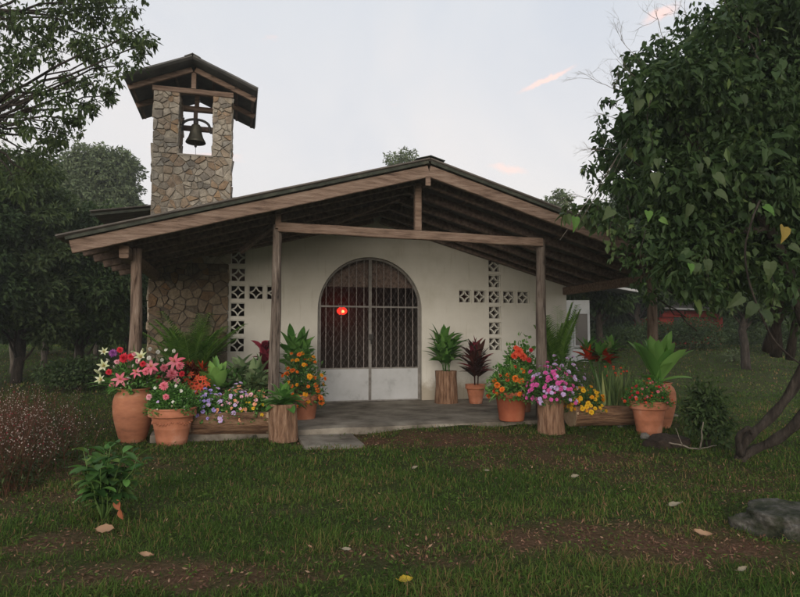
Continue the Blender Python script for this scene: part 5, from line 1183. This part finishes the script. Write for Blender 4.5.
# larger individual leaves in front
yl = MB()
for (px, py, s, mi, dx) in ((764, 211, 8, 0, .3), (784, 233, 10, 2, .1), (752, 207, 6, 1, -.4), (706, 265, 9, 1, .2), (690, 268, 7, 0, -.3), (658, 163, 7, 1, .2), (655, 178, 8, 1, .4), (705, 162, 7, 1, .2), (699, 168, 7, 1, -.3), (704, 197, 8, 1, .2), (716, 197, 9, 1, .6), (648, 216, 8, 0, -.5), (660, 222, 6, 0, .4), (696, 268, 8, 1, -.5), (755, 310, 11, 1, -.6), (742, 302, 10, 1, -1), (762, 318, 11, 1, .1), (742, 100, 8, 1, .4), (640, 105, 9, 1, .1), (640, 95, 7, 1, -.3), (612, 215, 9, 1, -.4), (575, 222, 8, 0, 0), (715, 180, 9, 1, .5), (770, 268, 10, 1, -.3), (790, 250, 8, 1, .4), (690, 210, 8, 1, 0)):
    D = D0-1.35+random.uniform(-.1, .1); L_ = s*2.1*D/F*.8
    V_, F_ = big_leaf_geo(L3(px, py-s*.6, D)[None], *[q[None]/np.linalg.norm(q) for q in (np.array([0, 0, -.85])+rt*(dx+random.uniform(-.5, .5))-f0*random.uniform(0, .8), -f0*.9+ez*random.uniform(.1, .9)+rt*random.uniform(-.6, .6))], np.array([L_]), np.array([L_*random.uniform(.6, .78)]), .3); yl.add(V_, F_, mi, random.random())
yl.build('large_leaves', [flat('bright_vine_leaf', (.07, .16, .03), c2=(.11, .20, .045)), flat('olive_vine_leaf', (.03, .05, .02), c2=(.07, .10, .04)), flat('yellow_vine_leaf', (.26, .19, .04))], t)

# neighbouring houses ---------------------------------------------------------------
c = at(596, 330, 22.0); h_ = thing('white_house', 'white neighbouring house with zinc roof beyond the chapel corner', 'house', (c[0], c[1], hgt(c[0], c[1])-.3), -YAW); bz = MB()
xl = -36/27.3; xr = -6/27.3; hz_ = h_.location.z
box(bz, xl-2, xr, 0, 4, -.05, 2.55); bz.build('wall', M['whitewall'], h_)
w_ = MB(); box(w_, xr-.55, xr-.10, -.03, .02, .9, 2.05); wo = w_.build('window', M['glassdark'], h_)
w_ = MB(); 
for (a, b, cc, d) in ((xr-.60, xr-.55, .85, 2.1), (xr-.10, xr-.06, .85, 2.1), (xr-.55, xr-.10, 2.05, 2.1), (xr-.55, xr-.10, .85, .9)): box(w_, a, b, -.05, .01, cc, d)
w_.build('frame', M['whitewall'], wo)
rf_ = MB(); x2 = 34/28.6; z1 = (HZ-281)/F*21+CAM[2]-hz_; z2 = (HZ-291)/F*21+CAM[2]-hz_
bar(rf_, (xl-2, -1.0, z1+.45), (x2, -1.0, z2), .04, .08); rf_.build('roof_edge', M['zinc'], h_)
rf_ = MB(); rf_.add([(xl-2, -.95, z1+.44), (x2, -.95, z2-.01), (x2, 4.5, z2+.2), (xl-2, 4.5, z1+.7), (xl-2, -.95, z1+.40), (x2, -.95, z2-.05), (x2, 4.5, z2+.16), (xl-2, 4.5, z1+.66)], BF, 0); rf_.build('roof', M['roof_red'], h_)
c = at(696, 330, 34); h_ = thing('red_house', 'low red house with a grey tin roof across the lawn', 'house', (c[0], c[1], .9), -YAW); kk = F/34
bz = MB(); zt = (HZ-311)/kk+CAM[2]-.9; box(bz, -36/kk, 20/kk, 0, 4, -.05, zt-.35); box(bz, -36/kk, 24/kk, -.4, .0-.003, zt-.35, zt); bz.build('wall', M['redwall'], h_)
for (q0, q1) in ((18/kk, 23/kk), (-10/kk, -7/kk)): bz = MB(); box(bz, q0, q1, -.42, -.2, -.05, zt-.352); bz.build('post', M['redwall'], h_)
bz = MB(); bar(bz, (-40/kk, -1.2, zt+.10), (16/kk, -1.2, zt-.02), .06, .10); bar(bz, (24/kk, -1.0, zt-.12), (56/kk, -1.0, zt+.12), .06, .10); bz.build('roof_edge', M['zinc'], h_)
bz = MB(); bz.add([(-40/kk, -1.15, zt+.12), (56/kk, -1.15, zt+.12), (56/kk, 2.2, zt+1.0), (-40/kk, 2.2, zt+1.0), (-40/kk, -1.15, zt+.06), (56/kk, -1.15, zt+.06), (56/kk, 2.2, zt+.94), (-40/kk, 2.2, zt+.94)], BF, 0); bz.build('roof', M['roof_red'], h_)
bz = MB(); box(bz, -22/kk, -12/kk, -.02, .02, .9, 1.7); bz.build('window', M['glassdark'], h_)

# rocks, twigs, fallen leaves ----------------------------------------------------------
g = on_z(820, 541, 0); k = ppm(g); mb = MB(); rock(mb, (0, 0, 0), 46/k, .25, 27/k, seed=4, nu=72, nv=48, box_=.5); o = mb.build('boulder', M['rock'], None, (g[0], g[1]+.25, -0.03)); tag(o, 'mossy grey boulder cut by the right edge of the photo', 'rock')
g = on_z(667, 446, 0); k = ppm(g); mb = MB(); rock(mb, (0, 0, 0), 22/k, .22, 11/k, seed=5); o = mb.build('soil_mound', surf('mound_soil', [(.3, (.015, .010, .008)), (.7, (.06, .042, .03))], 14, .95, 1), None, (g[0], g[1], 0)); tag(o, 'low dark mound of soil below the rightmost rimmed pot', 'mound')
g = on_z(645, 440, 0); mb = MB(); rock(mb, (0, 0, 0), 5/k, .05, 3.4/k, seed=6); o = mb.build('pale_stone', surf('pale_stone', [(.3, (.12, .11, .10)), (.7, (.26, .25, .22))], 14, .9, .5), None, (g[0], g[1], .05)); tag(o, 'small pale stone on the dark soil mound', 'stone')
for (px, py, lb, s) in ((700, 452, 'dry branching stick lying right of the soil mound', 1.0), (560, 428, 'small dry twig lying near the chrysanthemum stump', .4)):
    g = on_z(px, py, 0); k = ppm(g); mb = MB(); q = lambda x, z, y=0: (x*s/k, y, z*s/k)
    limb(mb, q(-36, 10), q(0, 2), .010*s, .012*s, 0, 6, .1, 5); limb(mb, q(0, 2), q(-2, 30, -.1), .012*s, .006*s, 0, 6, .1, 5); limb(mb, q(0, 2), q(28, 3, .1), .01*s, .005*s, 0, 6, .1, 5); limb(mb, q(-20, 6), q(-28, 24), .006*s, .003*s, 0, 4, .1, 5)
    o = mb.build('fallen_branch', M['twig'], None, (g[0], g[1], .01)); tag(o, lb, 'branch', 'dry sticks on the lawn')
def leaf_sheet(mb, L, W, c, cup=.18, twist=.1):
    """dead leaf: pointed outline, cupped upward, wavy rim, built as a fine grid"""
    n, m = 12, 4; V = []
    for i in range(n+1):
        t = i/n; w = W/2*max(.02, math.sin(math.pi*t**.85)**.75)*(1+.12*math.sin(t*19+c[0]*7)); x = (t-.5)*L
        for j in range(-m, m+1):
            q = j/m; V.append((c[0]+x, c[1]+w*q+.05*L*math.sin(t*3), c[2]+cup*L*((t-.5)**2*1.6+q*q*.35)+.012*math.sin(t*11+q*4)*L+twist*x*q*.5))
    k = 2*m+1; mb.add(V, [(i*k+j, i*k+j+1, (i+1)*k+j+1, (i+1)*k+j) for i in range(n) for j in range(2*m)], 0, None, True)
    tube(mb, [(c[0]-L/2, c[1], c[2]+cup*L*.4), (c[0]-L*.68, c[1]+.01, c[2]+cup*L*.5)], .0012, 4, 0)
def fallen(px, py, s, mat, lb, rz, curl=.5):
    g = on_z(px, py, 0); k = ppm(g); mb = MB(); leaf_sheet(mb, s/k, s*.42/k, (0, 0, 0), random.uniform(.1, .35), random.uniform(-.5, .5)); o = mb.build('fallen_leaf', mat, None, (g[0], g[1], hgt(g[0], g[1])+.035)); o.rotation_euler = (random.uniform(.35, .8), random.uniform(-.25, .25), random.uniform(-.7, .4)); tag(o, lb, 'leaf', 'large fallen leaves on the lawn')
tan = flat('tan_fallen_leaf', (.34, .20, .12), c2=(.42, .27, .17)); yel = flat('yellow_fallen_leaf', (.55, .40, .05)); pale = flat('pale_fallen_leaf', (.32, .28, .20))
fallen(106, 535, 21, tan, 'broad tan leaf lying just below the small foreground shrub', .3)
fallen(146, 561, 13, tan, 'tan curled leaf between the foreground shrub and the bottom edge', .8)
fallen(405, 588, 17, yel, 'yellow leaf on the grass at the bottom centre', 1.0)
fallen(702, 540, 17, tan, 'tan leaf on the worn strip left of the boulder', 2.9)
fallen(346, 556, 10, pale, 'small pale leaf on the dry patch at bottom centre left', .6)
fallen(676, 509, 14, pale, 'pale leaf in the grass above the worn strip at right', 2.4)
fallen(575, 480, 9, pale, 'tiny pale leaf on the grass below the right log planter', .4)
fallen(487, 473, 7, pale, 'tiny pale leaf midway on the lawn below the zinnia pot', 2.0)
fallen(415, 470, 7, pale, 'tiny pale leaf on the lawn below the gate', 1.2)
fallen(742, 575, 12, pale, 'pale leaf near the bottom right corner below the boulder', .4)

hm, nt = newmat('evening_air'); pv = N(nt, 'ShaderNodeVolumePrincipled', i_Density=.0018); pv.inputs['Color'].default_value = (.86, .90, .88, 1); pv.inputs['Anisotropy'].default_value = .2
o_ = N(nt, 'ShaderNodeOutputMaterial'); nt.links.new(pv.outputs[0], o_.inputs['Volume'])
mb = MB(); box(mb, -62, 62, -20, 70, -1.6, 16); tag(mb.build('haze', hm), kind='stuff', label='thin evening haze softening the far trees', cat='haze')
# ------------------------------------------------------------------ sky, sun, camera
SUN_EL, SUN_AZ = R(13), R(200)     # azimuth measured from +y clockwise: low, behind the viewer
w = bpy.data.worlds.new('World'); scn.world = w; w.use_nodes = True; nt = w.node_tree; nt.nodes.clear(); lk = nt.links.new
sky = N(nt, 'ShaderNodeTexSky', sky_type='NISHITA', sun_disc=False, sun_elevation=SUN_EL, sun_rotation=SUN_AZ, air_density=1.0, dust_density=2.0, ozone_density=2.0)
tc = N(nt, 'ShaderNodeTexCoord'); sep = N(nt, 'ShaderNodeSeparateXYZ'); lk(tc.outputs['Generated'], sep.inputs[0])
# overcast veil: pale cloud layer, warmer and brighter low down
veil = ramp(nt, [(0, (7.0, 6.2, 5.7)), (.22, (7.1, 6.65, 6.35)), (.5, (6.15, 6.25, 6.45)), (1, (4.6, 4.9, 5.4))]); lk(sep.outputs[2], veil.inputs[0])
big = N(nt, 'ShaderNodeTexNoise', i_Scale=2.4, i_Detail=8, i_Roughness=.55, i_Distortion=.6); lk(tc.outputs['Generated'], big.inputs['Vector'])
br2 = ramp(nt, [(.32, (.90, .915, .94)), (.5, (.98, .975, .97)), (.68, (1.06, 1.02, .98))]); lk(big.outputs['Fac'], br2.inputs[0])
mul = N(nt, 'ShaderNodeMix', data_type='RGBA', blend_type='MULTIPLY', i_0=1.0); lk(veil.outputs[0], mul.inputs[6]); lk(br2.outputs[0], mul.inputs[7])
mixv = N(nt, 'ShaderNodeMix', data_type='RGBA', i_0=.82); lk(sky.outputs[0], mixv.inputs[6]); lk(mul.outputs[2], mixv.inputs[7])
# small sunset-lit wisps
mp = N(nt, 'ShaderNodeMapping'); mp.inputs['Rotation'].default_value = (0, R(28), 0); mp.inputs['Scale'].default_value = (2.2, 2.2, 11); lk(tc.outputs['Generated'], mp.inputs[0])
wn = N(nt, 'ShaderNodeTexNoise', i_Scale=2.0, i_Detail=6, i_Roughness=.55, i_Distortion=.3); lk(mp.outputs[0], wn.inputs['Vector'])
wr = ramp(nt, [(.66, (0, 0, 0)), (.76, (1, 1, 1))]); lk(wn.outputs['Fac'], wr.inputs[0])
wm = N(nt, 'ShaderNodeMath', operation='MULTIPLY', i_1=.55); lk(wr.outputs[0], wm.inputs[0])
mixw = N(nt, 'ShaderNodeMix', data_type='RGBA'); mixw.inputs[7].default_value = (8.5, 5.6, 4.9, 1); lk(wm.outputs[0], mixw.inputs[0]); lk(mixv.outputs[2], mixw.inputs[6])
# explicit streaks where they stand in the sky
prev = mixw.outputs[2]
for (x0, y0, x1, y1, wd_, st_) in ((516, 93, 578, 66, .0065, .7), (640, 24, 682, 4, .010, .55), (486, 166, 530, 173, .009, .42)):
    a3 = ray(x0, y0); b3 = ray(x1, y1); a3 /= np.linalg.norm(a3); b3 /= np.linalg.norm(b3); mid = (a3+b3)/2; ax_ = b3-a3; L_ = np.linalg.norm(ax_); ax_ /= L_; nrm = np.cross(mid, ax_); nrm /= np.linalg.norm(nrm)
    ns = N(nt, 'ShaderNodeTexNoise', i_Scale=45, i_Detail=8, i_Roughness=.65); lk(tc.outputs['Generated'], ns.inputs['Vector'])
    sub = N(nt, 'ShaderNodeVectorMath', operation='SUBTRACT'); lk(tc.outputs['Generated'], sub.inputs[0]); sub.inputs[1].default_value = mid
    d1 = N(nt, 'ShaderNodeVectorMath', operation='DOT_PRODUCT'); lk(sub.outputs[0], d1.inputs[0]); d1.inputs[1].default_value = ax_/(L_*.55)
    d2 = N(nt, 'ShaderNodeVectorMath', operation='DOT_PRODUCT'); lk(sub.outputs[0], d2.inputs[0]); d2.inputs[1].default_value = nrm/wd_
    w1 = N(nt, 'ShaderNodeMath', operation='MULTIPLY_ADD', i_1=2.4, i_2=-1.2); lk(ns.outputs['Fac'], w1.inputs[0]); w2 = N(nt, 'ShaderNodeMath', operation='ADD'); lk(d2.outputs['Value'], w2.inputs[0]); lk(w1.outputs[0], w2.inputs[1])
    p1 = N(nt, 'ShaderNodeMath', operation='POWER', i_1=2); lk(d1.outputs['Value'], p1.inputs[0]); p2 = N(nt, 'ShaderNodeMath', operation='POWER', i_1=2); lk(w2.outputs[0], p2.inputs[0])
    ab = N(nt, 'ShaderNodeMath', operation='ABSOLUTE'); lk(d1.outputs['Value'], ab.inputs[0])
    s1 = N(nt, 'ShaderNodeMath', operation='ADD'); lk(p1.outputs[0], s1.inputs[0]); lk(p2.outputs[0], s1.inputs[1])
    e1 = N(nt, 'ShaderNodeMath', operation='MULTIPLY_ADD', i_1=-1.0, i_2=1.0, use_clamp=True); lk(s1.outputs[0], e1.inputs[0])
    e0_ = N(nt, 'ShaderNodeMath', operation='POWER', i_1=1.8); lk(e1.outputs[0], e0_.inputs[0]); e2 = N(nt, 'ShaderNodeMath', operation='MULTIPLY', i_1=st_); lk(e0_.outputs[0], e2.inputs[0])
    mx = N(nt, 'ShaderNodeMix', data_type='RGBA'); mx.inputs[7].default_value = (9.5, 6.0, 5.0, 1); lk(e2.outputs[0], mx.inputs[0]); lk(prev, mx.inputs[6]); prev = mx.outputs[2]
bg = N(nt, 'ShaderNodeBackground', i_Strength=.12); lk(prev, bg.inputs[0]); ow = N(nt, 'ShaderNodeOutputWorld'); lk(bg.outputs[0], ow.inputs[0])
S = bpy.data.lights.new('sun', 'SUN'); S.energy = 1.35; S.angle = R(35); S.color = (1, .90, .80); so = bpy.data.objects.new('sun', S); COL.objects.link(so)
sd = Vector((math.sin(SUN_AZ)*math.cos(SUN_EL), math.cos(SUN_AZ)*math.cos(SUN_EL), math.sin(SUN_EL))); so.rotation_euler = sd.to_track_quat('Z', 'Y').to_euler()
cam = bpy.data.cameras.new('camera'); cam.lens = 36*F/800; cam.sensor_width = 36; cam.clip_end = 1500; cam.clip_start = .05
co = bpy.data.objects.new('camera', cam); COL.objects.link(co); co.location = CAM.tolist(); co.rotation_euler = (math.pi/2+PITCH, 0, -YAW); scn.camera = co
scn.view_settings.view_transform = 'Standard'; scn.view_settings.look = 'None'; scn.view_settings.exposure = 0.3; scn.view_settings.gamma = 1; scn.view_settings.use_curve_mapping = False
scn.cycles.use_denoising = True; scn.cycles.max_bounces = 6; scn.cycles.diffuse_bounces = 3; scn.cycles.transparent_max_bounces = 4; scn.cycles.caustics_reflective = False
